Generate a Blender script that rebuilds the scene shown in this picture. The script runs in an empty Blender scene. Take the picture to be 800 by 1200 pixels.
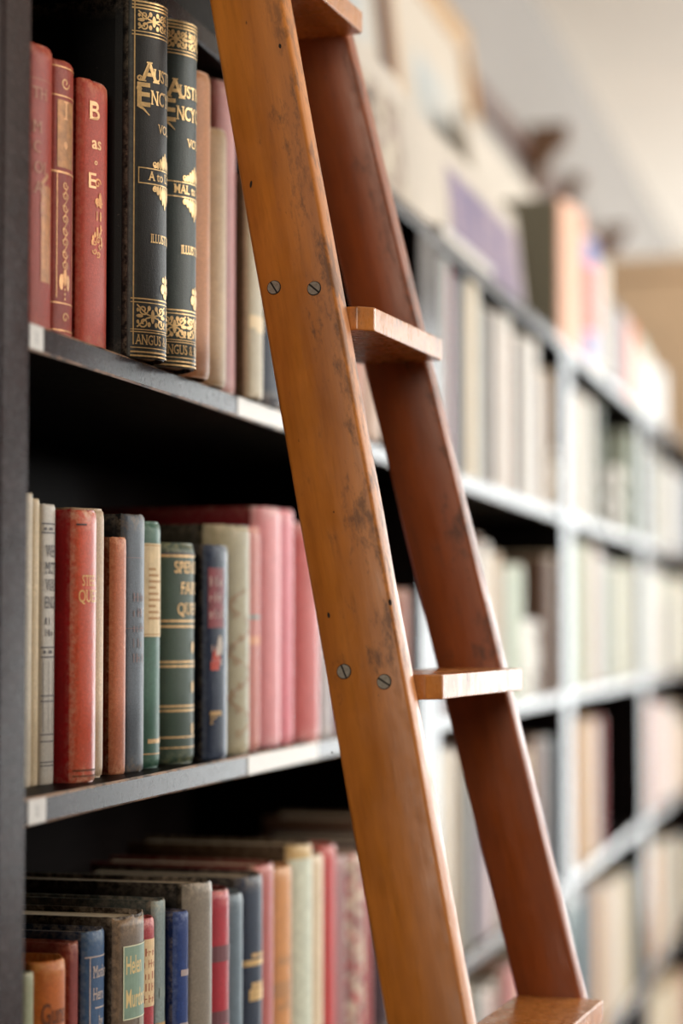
import bpy, bmesh, math, random
from mathutils import Vector, Matrix

# ------------------------------------------------------------------ camera
F_PX = 2500.0                       # focal length for the 800 x 1200 frame
CAM = Vector((0.56, 0.0, 1.50))
PITCH = math.atan(135.0 / F_PX)
YAW = math.atan(645.0 * math.cos(PITCH) / F_PX)
scene = bpy.context.scene
COL = scene.collection
cam_d = bpy.data.cameras.new('camera')
cam_d.sensor_fit = 'VERTICAL'
cam_d.sensor_height = 36.0
cam_d.sensor_width = 24.0
cam_d.lens = 36.0 * F_PX / 1200.0
cam_d.clip_start = 0.05
cam_d.dof.use_dof = True
cam_d.dof.focus_distance = 1.64
cam_d.dof.aperture_fstop = 2.4
cam_d.dof.aperture_blades = 0
cam = bpy.data.objects.new('camera', cam_d)
cam.location = CAM
cam.rotation_euler = (math.pi / 2 + PITCH, 0, YAW)
COL.objects.link(cam)
scene.camera = cam

# ------------------------------------------------------------------ world, window daylight, exposure
world = bpy.data.worlds.new('world')
scene.world = world
world.use_nodes = True
world.node_tree.nodes['Background'].inputs[0].default_value = (0.80, 0.90, 1.0, 1)
world.node_tree.nodes['Background'].inputs[1].default_value = 1.0
vs = scene.view_settings
vs.view_transform = 'Standard'
vs.look = 'None'
vs.gamma = 1.0
vs.use_curve_mapping = False
vs.exposure = 0.0

ROOM_X0, ROOM_X1, ROOM_Y0, ROOM_Y1, CEIL = -0.36, 4.2, -3.0, 10.6, 3.22
# (name, centre, width, height, facing, watts, colour)
WINDOWS = [
    ('end',   (1.85, ROOM_Y1, 1.51), 2.9, 2.9, 'S', 220, (0.97, 1.0, 0.98)),
    ('rear',  (0.62, ROOM_Y0, 2.52), 0.9, 1.1, 'N', 70, (1.0, 0.88, 0.72)),
    ('side',  (ROOM_X1, 2.7, 2.42), 1.5, 1.25, 'W', 112, (1.0, 0.93, 0.84)),
    ('side',  (ROOM_X1, 5.2, 2.42), 1.5, 1.25, 'W', 125, (0.98, 1.0, 0.97)),
    ('side',  (ROOM_X1, 7.7, 2.42), 1.5, 1.25, 'W', 125, (0.97, 1.0, 0.98)),
]
for nm, c, w, h, face, watts, colr in WINDOWS:
    ld = bpy.data.lights.new('window_daylight', 'AREA')
    ld.shape = 'RECTANGLE'
    ld.size, ld.size_y = w, h
    ld.energy = watts
    ld.color = colr
    lo = bpy.data.objects.new('window_daylight', ld)
    if face == 'S':
        lo.location = (c[0], c[1] - 0.03, c[2]); lo.rotation_euler = (-math.pi / 2, 0, 0)
    elif face == 'N':
        lo.location = (c[0], c[1] + 0.03, c[2]); lo.rotation_euler = (math.pi / 2, 0, 0)
    else:
        lo.location = (c[0] - 0.03, c[1], c[2]); lo.rotation_euler = (0, math.pi / 2, 0)
        ld.size, ld.size_y = h, w
    COL.objects.link(lo)

# ------------------------------------------------------------------ survey helpers (pixel of the photo -> point on a real plane)
M_CAM = cam.rotation_euler.to_matrix()
def ray(px, py):
    return (M_CAM @ Vector(((px - 400) / F_PX, -(py - 600) / F_PX, -1.0)))
def on_x(px, py, X):
    r = ray(px, py); k = (X - CAM.x) / r.x
    return CAM + r * k
def at_depth(px, py, d):
    return CAM + ray(px, py) * d
MI = M_CAM.transposed()
def proj(p):
    q = MI @ (Vector(p) - CAM)
    return 400 + F_PX * q.x / -q.z, 600 - F_PX * q.y / -q.z

rnd = random.Random(7)

# ------------------------------------------------------------------ materials
MATS = {}
def nd(nt, t, **kw):
    n = nt.nodes.new(t)
    for k, v in kw.items():
        setattr(n, k, v)
    return n
def base_mat(name):
    m = bpy.data.materials.new(name); m.use_nodes = True
    nt = m.node_tree; b = nt.nodes['Principled BSDF']
    return m, nt, b
def mix_rgb(nt, fac, a, b):
    n = nt.nodes.new('ShaderNodeMix'); n.data_type = 'RGBA'
    for s, v in ((n.inputs[0], fac), (n.inputs[6], a), (n.inputs[7], b)):
        if hasattr(v, 'is_linked') or hasattr(v, 'links'):
            nt.links.new(v, s)
        else:
            s.default_value = v if not isinstance(v, tuple) else (*v[:3], 1)
    return n.outputs[2]
def noise(nt, scale, detail=4, rough=.6, vec=None):
    n = nt.nodes.new('ShaderNodeTexNoise')
    n.inputs['Scale'].default_value = scale
    n.inputs['Detail'].default_value = detail
    n.inputs['Roughness'].default_value = rough
    if vec is not None: nt.links.new(vec, n.inputs['Vector'])
    return n.outputs['Fac']
def ramp(nt, fac, lo, hi, v0=0., v1=1.):
    n = nt.nodes.new('ShaderNodeMapRange')
    n.inputs['From Min'].default_value = lo; n.inputs['From Max'].default_value = hi
    n.inputs['To Min'].default_value = v0; n.inputs['To Max'].default_value = v1
    nt.links.new(fac, n.inputs['Value'])
    return n.outputs['Result']
def math_n(nt, op, a, b=None):
    n = nt.nodes.new('ShaderNodeMath'); n.operation = op
    for s, v in ((n.inputs[0], a), (n.inputs[1], b)):
        if v is None: continue
        if isinstance(v, (int, float)): s.default_value = v
        else: nt.links.new(v, s)
    return n.outputs[0]
def coords(nt, scale=(1, 1, 1)):
    tc = nt.nodes.new('ShaderNodeTexCoord'); mp = nt.nodes.new('ShaderNodeMapping')
    mp.inputs['Scale'].default_value = scale
    nt.links.new(tc.outputs['Object'], mp.inputs['Vector'])
    return mp.outputs['Vector']
def bump(nt, b, fac, strength, dist=.001):
    n = nt.nodes.new('ShaderNodeBump')
    n.inputs['Strength'].default_value = strength
    n.inputs['Distance'].default_value = dist
    nt.links.new(fac, n.inputs['Height'])
    nt.links.new(n.outputs['Normal'], b.inputs['Normal'])
def S(r, g, b):
    f = lambda c: ((c / 255 + .055) / 1.055) ** 2.4 if c > 10 else c / 255 / 12.92
    return (f(r), f(g), f(b))

def cloth(c, wear=None, rough=.47, mott=.16, spec=.34, weave=.45):
    """book cloth: mottled, fine weave, rubbed lighter where the mesh attribute 'wear' is high"""
    key = ('cloth', c, wear, rough, mott, spec, weave)
    if key in MATS: return MATS[key]
    m, nt, b = base_mat('book_cloth')
    v = coords(nt)
    dark = tuple(x * (1 - mott) for x in c); lite = tuple(min(1, x * (1 + mott * .8) + .0015) for x in c)
    base = mix_rgb(nt, ramp(nt, noise(nt, 60, 5, .65, v), .3, .7), dark, lite)
    fine = noise(nt, 900, 3, .7, v)
    at = nt.nodes.new('ShaderNodeAttribute'); at.attribute_name = 'wear'
    wmask = math_n(nt, 'MULTIPLY', at.outputs['Fac'], ramp(nt, noise(nt, 160, 5, .75, v), .42, .62))
    wc = wear or tuple(min(1, x * .55 + .28 * q) for x, q in zip(c, (1, .8, .6)))
    base = mix_rgb(nt, ramp(nt, noise(nt, 520, 2, .6, v), .35, .65), tuple(x * .80 for x in c), base)
    colr = mix_rgb(nt, wmask, base, wc)
    spots = ramp(nt, noise(nt, 260, 3, .6, v), .68, .74)
    colr = mix_rgb(nt, math_n(nt, 'MULTIPLY', spots, .14), colr, wc)
    nt.links.new(colr, b.inputs['Base Color'])
    b.inputs['Roughness'].default_value = rough
    b.inputs['Specular IOR Level'].default_value = spec
    bump(nt, b, fine, weave, .0006)
    MATS[key] = m
    return m
def flat(name, c, rough=.5, metallic=0., spec=.5, mott=0., scale=120):
    key = ('flat', name, c, rough, metallic)
    if key in MATS: return MATS[key]
    m, nt, b = base_mat(name)
    if mott:
        f = ramp(nt, noise(nt, scale, 5, .7, coords(nt)), .3, .7)
        nt.links.new(mix_rgb(nt, f, tuple(x * (1 - mott) for x in c), tuple(min(1, x * (1 + mott)) for x in c)), b.inputs['Base Color'])
    else:
        b.inputs['Base Color'].default_value = (*c, 1)
    b.inputs['Roughness'].default_value = rough
    b.inputs['Metallic'].default_value = metallic
    b.inputs['Specular IOR Level'].default_value = spec
    MATS[key] = m
    return m
def paper(c=(.62, .50, .34)):
    key = ('paper', c)
    if key in MATS: return MATS[key]
    m, nt, b = base_mat('page_paper')
    f = noise(nt, 1, 3, .6, coords(nt, (6, 1400, 6)))
    nt.links.new(mix_rgb(nt, ramp(nt, f, .35, .65), tuple(x * .62 for x in c), c), b.inputs['Base Color'])
    b.inputs['Roughness'].default_value = .85
    MATS[key] = m
    return m
def blotch(c1, c2, c3, scale=70, rough=.5):
    """printed pictorial jacket: soft blotches of three inks"""
    key = ('blotch', c1, c2, c3, scale)
    if key in MATS: return MATS[key]
    m, nt, b = base_mat('printed_jacket')
    v = coords(nt)
    a = mix_rgb(nt, ramp(nt, noise(nt, scale, 3, .55, v), .44, .54), c1, c2)
    a = mix_rgb(nt, ramp(nt, noise(nt, scale * 1.7, 2, .5, v), .56, .62), a, c3)
    nt.links.new(a, b.inputs['Base Color'])
    b.inputs['Roughness'].default_value = rough
    b.inputs['Specular IOR Level'].default_value = .5 if rough < .7 else .12
    MATS[key] = m
    return m
GOLD = flat('gilt_stamping', (.62, .42, .19), .42, .55, mott=.25, scale=300)
GOLD_DULL = flat('dull_gilt_stamping', (.50, .33, .15), .5, .35, mott=.4, scale=260)
INK = flat('dark_ink', (.035, .03, .035), .6)
BROWN_INK = flat('brown_ink', (.16, .045, .012), .6)
CREAM_INK = flat('cream_ink', (.72, .60, .42), .6)
WHITE_LABEL = flat('white_label_paper', (.52, .50, .47), .5, mott=.06)

def wood_black(name='black_stained_wood', c=(.020, .014, .015), chip=(.36, .22, .14), rough=.33, amount=.0, relief=.12):
    key = (name, c, amount)
    if key in MATS: return MATS[key]
    m, nt, b = base_mat(name)
    v = coords(nt, (3, 3, 3))
    g = noise(nt, 14, 6, .7, coords(nt, (9, 1.2, 9)))
    base = mix_rgb(nt, ramp(nt, g, .3, .7), tuple(x * .7 for x in c), tuple(x * 1.5 for x in c))
    if amount:
        w = ramp(nt, noise(nt, 55, 6, .75, coords(nt, (1, .35, 1))), .60 - amount * .2, .66 - amount * .15)
        base = mix_rgb(nt, w, base, chip)
    nt.links.new(base, b.inputs['Base Color'])
    nt.links.new(ramp(nt, noise(nt, 40, 5, .7, v), .3, .7, rough - .03, rough + .05), b.inputs['Roughness'])
    bump(nt, b, g, relief, .002)
    MATS[key] = m
    return m
BLACK = wood_black('shade_blackened_wood', (.0040, .0028, .0026), rough=.38)  # darker copy of the front wood, interior shade put into its colour
FRONT = wood_black('brown_black_front_varnish', (.020, .0105, .0100), rough=.25, relief=.004)
FRONT.node_tree.nodes['Principled BSDF'].inputs['Specular IOR Level'].default_value = .045
BLACK.node_tree.nodes['Principled BSDF'].inputs['Specular IOR Level'].default_value = .02
BLACK_EDGE = wood_black('chipped_shelf_edge', amount=.9)
def wood_ladder(name, c1, c2, dirt, front_x, axis='z', rough=.34):
    m, nt, b = base_mat(name)
    sc = {'z': (1, 1, .10), 'y': (1, .10, 1)}[axis]
    vg = coords(nt, sc)
    g1 = noise(nt, 42, 6, .62, vg)
    g2 = noise(nt, 190, 4, .7, vg)
    v = coords(nt)
    base = mix_rgb(nt, ramp(nt, g1, .28, .72), c1, c2)
    base = mix_rgb(nt, math_n(nt, 'MULTIPLY', ramp(nt, g2, .5, .75), .35), base, tuple(x * .45 for x in c1))
    big = mix_rgb(nt, math_n(nt, 'MULTIPLY', ramp(nt, noise(nt, 7, 4, .6, v), .45, .7), .35), base, tuple(x * .55 for x in c1))
    # grime collected towards one long edge, in patches with their own outline
    sep = nt.nodes.new('ShaderNodeSeparateXYZ'); tc = nt.nodes.new('ShaderNodeTexCoord')
    nt.links.new(tc.outputs['Object'], sep.inputs[0])
    edge = ramp(nt, sep.outputs['X'], front_x[0], front_x[1], 0.0, .115)
    gr = math_n(nt, 'ADD', noise(nt, 1, 6, .72, coords(nt, (60, 60, 22))), edge)
    patch = math_n(nt, 'ADD', noise(nt, 5.5, 2, .5, v), 0.0)
    grm = math_n(nt, 'MULTIPLY', ramp(nt, gr, .60, .70), ramp(nt, patch, .40, .55))
    col = mix_rgb(nt, math_n(nt, 'MULTIPLY', grm, .66), big, dirt)
    sp = ramp(nt, noise(nt, 1, 3, .6, coords(nt, (230, 230, 90))), .715, .75)
    col = mix_rgb(nt, math_n(nt, 'MULTIPLY', sp, .75), col, dirt)
    nt.links.new(col, b.inputs['Base Color'])
    nt.links.new(ramp(nt, gr, .4, .75, rough - .05, rough + .2), b.inputs['Roughness'])
    b.inputs['Specular IOR Level'].default_value = .5
    bump(nt, b, math_n(nt, 'ADD', g1, math_n(nt, 'MULTIPLY', g2, .4)), .18, .0015)
    return m

# ------------------------------------------------------------------ mesh helpers
def link(name, me, m=None, parent=None):
    o = bpy.data.objects.new(name, me)
    COL.objects.link(o)
    if m is not None:
        for x in (m if isinstance(m, (list, tuple)) else [m]):
            me.materials.append(x)
    if parent is not None: o.parent = parent
    return o
def from_bm(name, bm, m=None, parent=None):
    me = bpy.data.meshes.new(name); bm.to_mesh(me); bm.free()
    return link(name, me, m, parent)
def add_box(bm, lo, hi, mi=0):
    x0, y0, z0 = lo; x1, y1, z1 = hi
    v = [bm.verts.new(p) for p in ((x0, y0, z0), (x1, y0, z0), (x1, y1, z0), (x0, y1, z0), (x0, y0, z1), (x1, y0, z1), (x1, y1, z1), (x0, y1, z1))]
    fs = []
    for q in ((3, 2, 1, 0), (4, 5, 6, 7), (0, 1, 5, 4), (1, 2, 6, 5), (2, 3, 7, 6), (3, 0, 4, 7)):
        f = bm.faces.new([v[i] for i in q]); f.material_index = mi; fs.append(f)
    return v
def bevel_all(bm, off, seg=1, edges=None):
    bmesh.ops.bevel(bm, geom=list(edges or bm.edges), offset=off, segments=seg, profile=.5, affect='EDGES')
def front_faces(o, idx=1):
    for p in o.data.polygons:
        if p.normal.x > .5: p.material_index = idx
    return o
def box_obj(name, lo, hi, m, parent=None, bev=0., seg=1):
    bm = bmesh.new(); add_box(bm, lo, hi)
    if bev: bevel_all(bm, bev, seg)
    return from_bm(name, bm, m, parent)
def prism(bm, poly, z0, z1, mi=0):
    a = [bm.verts.new((x, y, z0)) for x, y in poly]; b = [bm.verts.new((x, y, z1)) for x, y in poly]
    n = len(poly); fs = [bm.faces.new(a[::-1]), bm.faces.new(b)]
    for i in range(n):
        fs.append(bm.faces.new((a[i], a[(i + 1) % n], b[(i + 1) % n], b[i])))
    for f in fs: f.material_index = mi
    return fs
def lathe(bm, prof, seg=20, mi=0, c=(0, 0, 0)):
    rings = []
    for r, z in prof:
        rings.append([bm.verts.new((c[0] + r * math.cos(2 * math.pi * i / seg), c[1] + r * math.sin(2 * math.pi * i / seg), c[2] + z)) for i in range(seg)])
    for a, b in zip(rings, rings[1:]):
        for i in range(seg):
            f = bm.faces.new((a[i], a[(i + 1) % seg], b[(i + 1) % seg], b[i])); f.smooth = True; f.material_index = mi
    bm.faces.new(rings[0][::-1]); bm.faces.new(rings[-1])
def thing(name, label, cat, loc=(0, 0, 0), rotz=0., group=None):
    o = bpy.data.objects.new(name, None); COL.objects.link(o)
    o.empty_display_size = .02
    o.location = loc; o.rotation_euler = (0, 0, rotz)
    o['label'] = label; o['category'] = cat
    if group: o['group'] = group
    return o
def tag(o, label, cat, group=None):
    o['label'] = label; o['category'] = cat
    if group: o['group'] = group
    return o
def struct(o):
    o['kind'] = 'structure'; return o

# ------------------------------------------------------------------ the room
def mat_plaster(name, c, rough=.85):
    m, nt, b = base_mat(name)
    f = ramp(nt, noise(nt, 3, 5, .6, coords(nt)), .3, .7)
    nt.links.new(mix_rgb(nt, f, tuple(x * .95 for x in c), c), b.inputs['Base Color'])
    b.inputs['Roughness'].default_value = rough
    bump(nt, b, noise(nt, 90, 4, .6, coords(nt)), .1, .002)
    return m
PLASTER = mat_plaster('grey_wall_paint', (.27, .245, .225))
CEILM = mat_plaster('cream_ceiling_paint', (.86, .79, .70))
BOUNCE_DARK = flat('bounce_damping_brown', (.055, .030, .018), .5, mott=.3, scale=6)  # for the unseen walls, dark colour added to cut bounced light
WHITEP = flat('white_window_paint', (.75, .74, .72), .45, mott=.05)
def mat_floor():
    m, nt, b = base_mat('brown_floor_boards')
    g = noise(nt, 12, 6, .6, coords(nt, (6, .6, 1)))
    nt.links.new(mix_rgb(nt, g, (.05, .022, .010), (.12, .06, .03)), b.inputs['Base Color'])
    b.inputs['Roughness'].default_value = .4
    return m
struct(box_obj('floor', (ROOM_X0, ROOM_Y0, -.1), (ROOM_X1, ROOM_Y1, 0), mat_floor()))
struct(box_obj('ceiling', (ROOM_X0 - .1, ROOM_Y0 - .1, CEIL), (ROOM_X1 + .1, ROOM_Y1 + .1, CEIL + .1), CEILM))
struct(box_obj('wall_left', (ROOM_X0 - .1, ROOM_Y0, 0), (ROOM_X0, ROOM_Y1, CEIL), PLASTER))
def wall_with_openings(name, axis, pos, a0, a1, holes):
    bm = bmesh.new()
    def b(s0, s1, z0, z1):
        if axis == 'x': add_box(bm, (pos, s0, z0), (pos + .12, s1, z1))
        else: add_box(bm, (s0, pos, z0), (s1, pos + .12, z1))
    cur = a0
    for (h0, h1, z0, z1) in sorted(holes):
        b(cur, h0, 0, CEIL); b(h0, h1, 0, z0); b(h0, h1, z1, CEIL); cur = h1
    b(cur, a1, 0, CEIL)
    return struct(from_bm(name, bm, BOUNCE_DARK))
wall_with_openings('wall_right', 'x', ROOM_X1, ROOM_Y0, ROOM_Y1,
                   [(c[1] - w / 2, c[1] + w / 2, c[2] - h / 2, c[2] + h / 2) for _, c, w, h, f, _, _ in WINDOWS if f == 'W'])
wall_with_openings('wall_far', 'y', ROOM_Y1, ROOM_X0, ROOM_X1,
                   [(c[0] - w / 2, c[0] + w / 2, c[2] - h / 2, c[2] + h / 2) for _, c, w, h, f, _, _ in WINDOWS if f == 'S'])
wall_with_openings('wall_rear', 'y', ROOM_Y0 - .12, ROOM_X0, ROOM_X1,
                   [(c[0] - w / 2, c[0] + w / 2, c[2] - h / 2, c[2] + h / 2) for _, c, w, h, f, _, _ in WINDOWS if f == 'N'])
GLASS = flat('window_glass', (.9, .95, 1.0), .05)
GLASS.node_tree.nodes['Principled BSDF'].inputs['Transmission Weight'].default_value = 1.0
for i, (nm, c, w, h, f, _, _) in enumerate(WINDOWS):
    bm = bmesh.new(); fr = .06
    for lo, hi in (((-w / 2, -h / 2), (w / 2, -h / 2 + fr)), ((-w / 2, h / 2 - fr), (w / 2, h / 2)), ((-w / 2, -h / 2 + fr), (-w / 2 + fr, h / 2 - fr)),
                   ((w / 2 - fr, -h / 2 + fr), (w / 2, h / 2 - fr)), ((-.02, -h / 2 + fr), (.02, h / 2 - fr))):
        add_box(bm, (lo[0], .02, lo[1]), (hi[0], .08, hi[1]))
    wo = struct(from_bm('window_%d' % (i + 1), bm, WHITEP))
    wo.location = c
    if f == 'W': wo.rotation_euler = (0, 0, -math.pi / 2)
    if f == 'N': wo.rotation_euler = (0, 0, math.pi)
    for s in (-1, 1):
        x0, x1 = sorted((s * .02, s * (w / 2 - fr)))
        box_obj('pane', (x0, .045, -h / 2 + fr), (x1, .051, h / 2 - fr), GLASS, wo)

# ------------------------------------------------------------------ bookcases
SC = CAM.x / math.cos(YAW)
Z_A, Z_B, Z_C, Z_D = (on_x(30, 375, 0).z, on_x(31.5, 936, 0).z, on_x(596, 1086, 0).z, on_x(800, 1087, 0).z)
Z_TOP = on_x(658, 398, 0).z
THK = .019
PANEL = .046
CASE_D = .29
Y1 = on_x(29.5, 600, 0).y                 # inner left face of the near bay
Y2a = on_x(489, 300, 0).y; Y2b = on_x(513, 300, 0).y
Y3a = on_x(658, 500, 0).y; Y3b = Y3a + .10
Y4a = on_x(752, 880, 0).y; Y4b = Y4a + .10
Y5a = Y4b + 1.35
SHELF_Z = [Z_A, Z_B, Z_C, Z_D, .30]
def make_bookcase(label, yl0, yl1, yr0, yr1, shelves):
    """yl0..yl1 left side panel, yr0..yr1 right side panel"""
    t = thing('bookcase', label, 'bookcase', (0, yl0, 0), 0, 'black bookcases along the wall')
    W = yr1 - yl0
    front_faces(box_obj('side_panel', (-CASE_D, 0, 0), (.002, yl1 - yl0, Z_TOP - THK), [BLACK, FRONT], t, .0015))
    front_faces(box_obj('side_panel', (-CASE_D, yr0 - yl0, 0), (.002, W, Z_TOP - THK), [BLACK, FRONT], t, .0015))
    box_obj('back_panel', (-CASE_D - .012, 0, .05), (-CASE_D, W, Z_TOP - .005), BLACK, t)
    tb = box_obj('top_board', (-CASE_D - .012, 0, Z_TOP - THK), (.004, W, Z_TOP), [BLACK, FRONT], t, .002)
    front_faces(tb)
    box_obj('plinth', (-.03, yl1 - yl0, 0), (-.012, yr0 - yl0, .07), BLACK, t)
    out = []
    for z in shelves:
        bm = bmesh.new()
        add_box(bm, (-CASE_D, yl1 - yl0, z - THK), (0, yr0 - yl0, z))
        e = [x for x in bm.edges if all(abs(v.co.x) < 1e-6 for v in x.verts) and abs(x.verts[0].co.z - x.verts[1].co.z) < 1e-6]
        r = bmesh.ops.bevel(bm, geom=e, offset=.0016, segments=1, affect='EDGES')
        for f in r['faces']: f.material_index = 1
        so = from_bm('shelf', bm, [BLACK, BLACK_EDGE, FRONT], t)
        for pg in so.data.polygons:
            if pg.normal.x > .9: pg.material_index = 2
        out.append(so)
    return t, out
bc0, _ = make_bookcase('black bookcase cut off at the far left edge of the photo', Y1 - PANEL * 2 - 1.2, Y1 - PANEL * 1 - 1.2, Y1 - PANEL * 2, Y1 - PANEL - .002, [Z_A, Z_B, Z_C])
bc1, sh1 = make_bookcase('near black bookcase behind the ladder, holding the sharp old books', Y1 - PANEL, Y1, Y2a, (Y2a + Y2b) / 2 - .001, SHELF_Z)
bc2, sh2 = make_bookcase('blurred bookcase just right of the ladder, white booklets stacked in it', (Y2a + Y2b) / 2 + .001, Y2b, Y3a, Y3a + .049, SHELF_Z)
bc3, sh3 = make_bookcase('blurred bookcase third from the left with the small white bust', Y3a + .051, Y3b, Y4a, Y4a + .049, SHELF_Z)
bc4, sh4 = make_bookcase('farthest blurred bookcase at the right edge of the photo', Y4a + .051, Y4b, Y5a, Y5a + .05, SHELF_Z)
BAYS = {1: (Y1, Y2a, Y1 - PANEL), 2: (Y2b, Y3a, 0), 3: (Y3b, Y4a, 0), 4: (Y4b, Y5a, 0)}

def shelf_label(shelf, case, x0, x1, ytop, ybot, mark=True):
    """paper label stuck on the front edge of a shelf"""
    a = on_x(x0, ytop, 0); b = on_x(x1, ybot, 0)
    oy = case.location.y
    zc = shelf.data.vertices[0].co.z
    zs = [v.co.z for v in shelf.data.vertices]
    z0, z1 = min(zs) + .0012, max(zs) - .0012
    o = box_obj('shelf_label', (0.0001, a.y - oy, z0), (.0006, b.y - oy, z1), WHITE_LABEL, shelf)
    if mark:
        c = (a.y + b.y) / 2 - oy; zm = (z0 + z1) / 2
        bm = bmesh.new()
        add_box(bm, (.0006, c - .0012, zm - .0035), (.0007, c + .0012, zm + .0035))
        add_box(bm, (.0006, c - .003, zm - .0035), (.0007, c + .003, zm - .0027))
        add_box(bm, (.0006, c - .0032, zm + .0022), (.0007, c - .0008, zm + .0035))
        mk = from_bm('numeral', bm, flat('grey_print', (.30, .30, .30), .6), shelf)
    return o
shelf_label(sh1[0], bc1, 34, 50, 380, 400)
shelf_label(sh1[1], bc1, 32.5, 53, 940, 960)
shelf_label(sh1[0], bc1, 278, 332, 480, 490, False)
shelf_label(sh1[1], bc1, 290, 372, 890, 890, False)

# ------------------------------------------------------------------ books
NARC = 12
class Spine:
    """maps (arc fraction 0..1 left to right, height) to a point on the rounded spine (book space)"""
    def __init__(s, t, b, h, p):
        s.t, s.b, s.h, s.p = t, b, h, p
        pts = [s.raw(i / 60) for i in range(61)]
        L = [0]
        for a, c in zip(pts, pts[1:]): L.append(L[-1] + math.hypot(c[0] - a[0], c[1] - a[1]))
        s.L, s.len = L, L[-1]
    def raw(s, u):
        return (s.b * max(0, math.sin(math.pi * u)) ** s.p, s.t * u)
    def pt(s, a, z, off):
        """a = arc length in metres from the near edge"""
        a = min(max(a, 0), s.len); i = 0
        lo, hi = 0, 60
        while hi - lo > 1:
            m = (lo + hi) // 2
            if s.L[m] <= a: lo = m
            else: hi = m
        f = (a - s.L[lo]) / max(1e-9, s.L[hi] - s.L[lo]); u = (lo + f) / 60
        x, y = s.raw(u)
        x0, y0 = s.raw(max(0, u - .02)); x1, y1 = s.raw(min(1, u + .02))
        nx, ny = (y1 - y0), -(x1 - x0); l = math.hypot(nx, ny) or 1
        return Vector((x + nx / l * off, y + ny / l * off, z))

def cover_mesh(t, h, depth, b, p, ragged, r, two=False):
    near = [(-depth, 0.), (-.013, 0.), (-.0075, min(.0013, t * .06)), (-.0025, 0.0002)]
    arc = [(b * max(0, math.sin(math.pi * i / NARC)) ** p, t * i / NARC) for i in range(NARC + 1)]
    far = [(x, t - y) for x, y in near[::-1]]
    out = near + arc + far
    bt = min(.0026, t * .18)
    inn = []
    for i, (x, y) in enumerate(out):
        if i < len(near): inn.append((x, y + bt))
        elif i >= len(near) + len(arc): inn.append((x, y - bt))
        else: inn.append((x - .0016, bt + (t - 2 * bt) * (y / t)))
    n = len(out); k0, k1 = len(near), len(near) + len(arc)
    lev = [0, .0018, .007, .016, h * .5, h - .016, h - .008, h - .002, h]
    verts, wear, faces, smooth = [], [], [], []
    for li, z in enumerate(lev):
        endf = {0: .80, 1: .96, len(lev) - 2: .96, len(lev) - 1: .78}.get(li, 1.)
        for j, (x, y) in enumerate(out):
            xx = x * endf if k0 <= j < k1 else x
            zz = z
            if li >= len(lev) - 1 and k0 - 1 <= j <= k1: zz += r.uniform(-1, .5) * ragged
            verts.append((xx, y, zz))
            w = 0.
            if li in (0, 1, len(lev) - 1, len(lev) - 2): w = 1.
            elif li in (2, len(lev) - 3): w = .5
            if j < k0 - 1 or j > k1: w *= .4
            if j in (k0, k0 - 1, k1 - 1, k1): w = max(w, .5)
            if j in (k0 + 1, k1 - 2): w = max(w, .08)
            wear.append(w)
    no = n * len(lev)
    for z in (lev[0], lev[-1]):
        for x, y in inn: verts.append((x, y, z)); wear.append(.7)
    for l in range(len(lev) - 1):
        for j in range(n - 1):
            a = l * n + j
            faces.append((a, a + 1, a + n + 1, a + n)); smooth.append(k0 - 1 <= j <= k1 - 1)
    for j in range(n - 1):
        faces.append((no + j, no + n + j, no + n + j + 1, no + j + 1)); smooth.append(False)      # inside
        a = (len(lev) - 1) * n + j
        faces.append((a, a + 1, no + n + j + 1, no + n + j)); smooth.append(False)               # head rim
        faces.append((j, no + j, no + j + 1, j + 1)); smooth.append(False)                       # tail rim
    for j in (0, n - 1):
        q = [l * n + j for l in range(len(lev))]
        f = q + [no + n + j, no + j]
        faces.append(tuple(f[::-1]) if j == 0 else tuple(f)); smooth.append(False)
    me = bpy.data.meshes.new('cover')
    me.from_pydata(verts, [], faces)
    me.polygons.foreach_set('use_smooth', smooth)
    if two:
        for l in range(len(lev) - 1):
            for j in range(k0 - 1, k1): me.polygons[l * (n - 1) + j].material_index = 1
    at = me.attributes.new('wear', 'FLOAT', 'POINT'); at.data.foreach_set('value', wear)
    return me
def pages_mesh(t, h, depth, b, p, drop=.003):
    bt = min(.0026, t * .18) + .0002
    bm = bmesh.new()
    arc = [(max(-.003, b * .75 * max(0, math.sin(math.pi * i / 8)) ** p - .003), bt + (t - 2 * bt) * i / 8) for i in range(9)]
    poly = [(-depth + .004, bt)] + arc + [(-depth + .004, t - bt), (-depth + .007, t / 2)]
    prism(bm, poly[::1], .003, h - drop)
    bmesh.ops.recalc_face_normals(bm, faces=bm.faces)
    me = bpy.data.meshes.new('page_block'); bm.to_mesh(me); bm.free()
    return me

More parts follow.
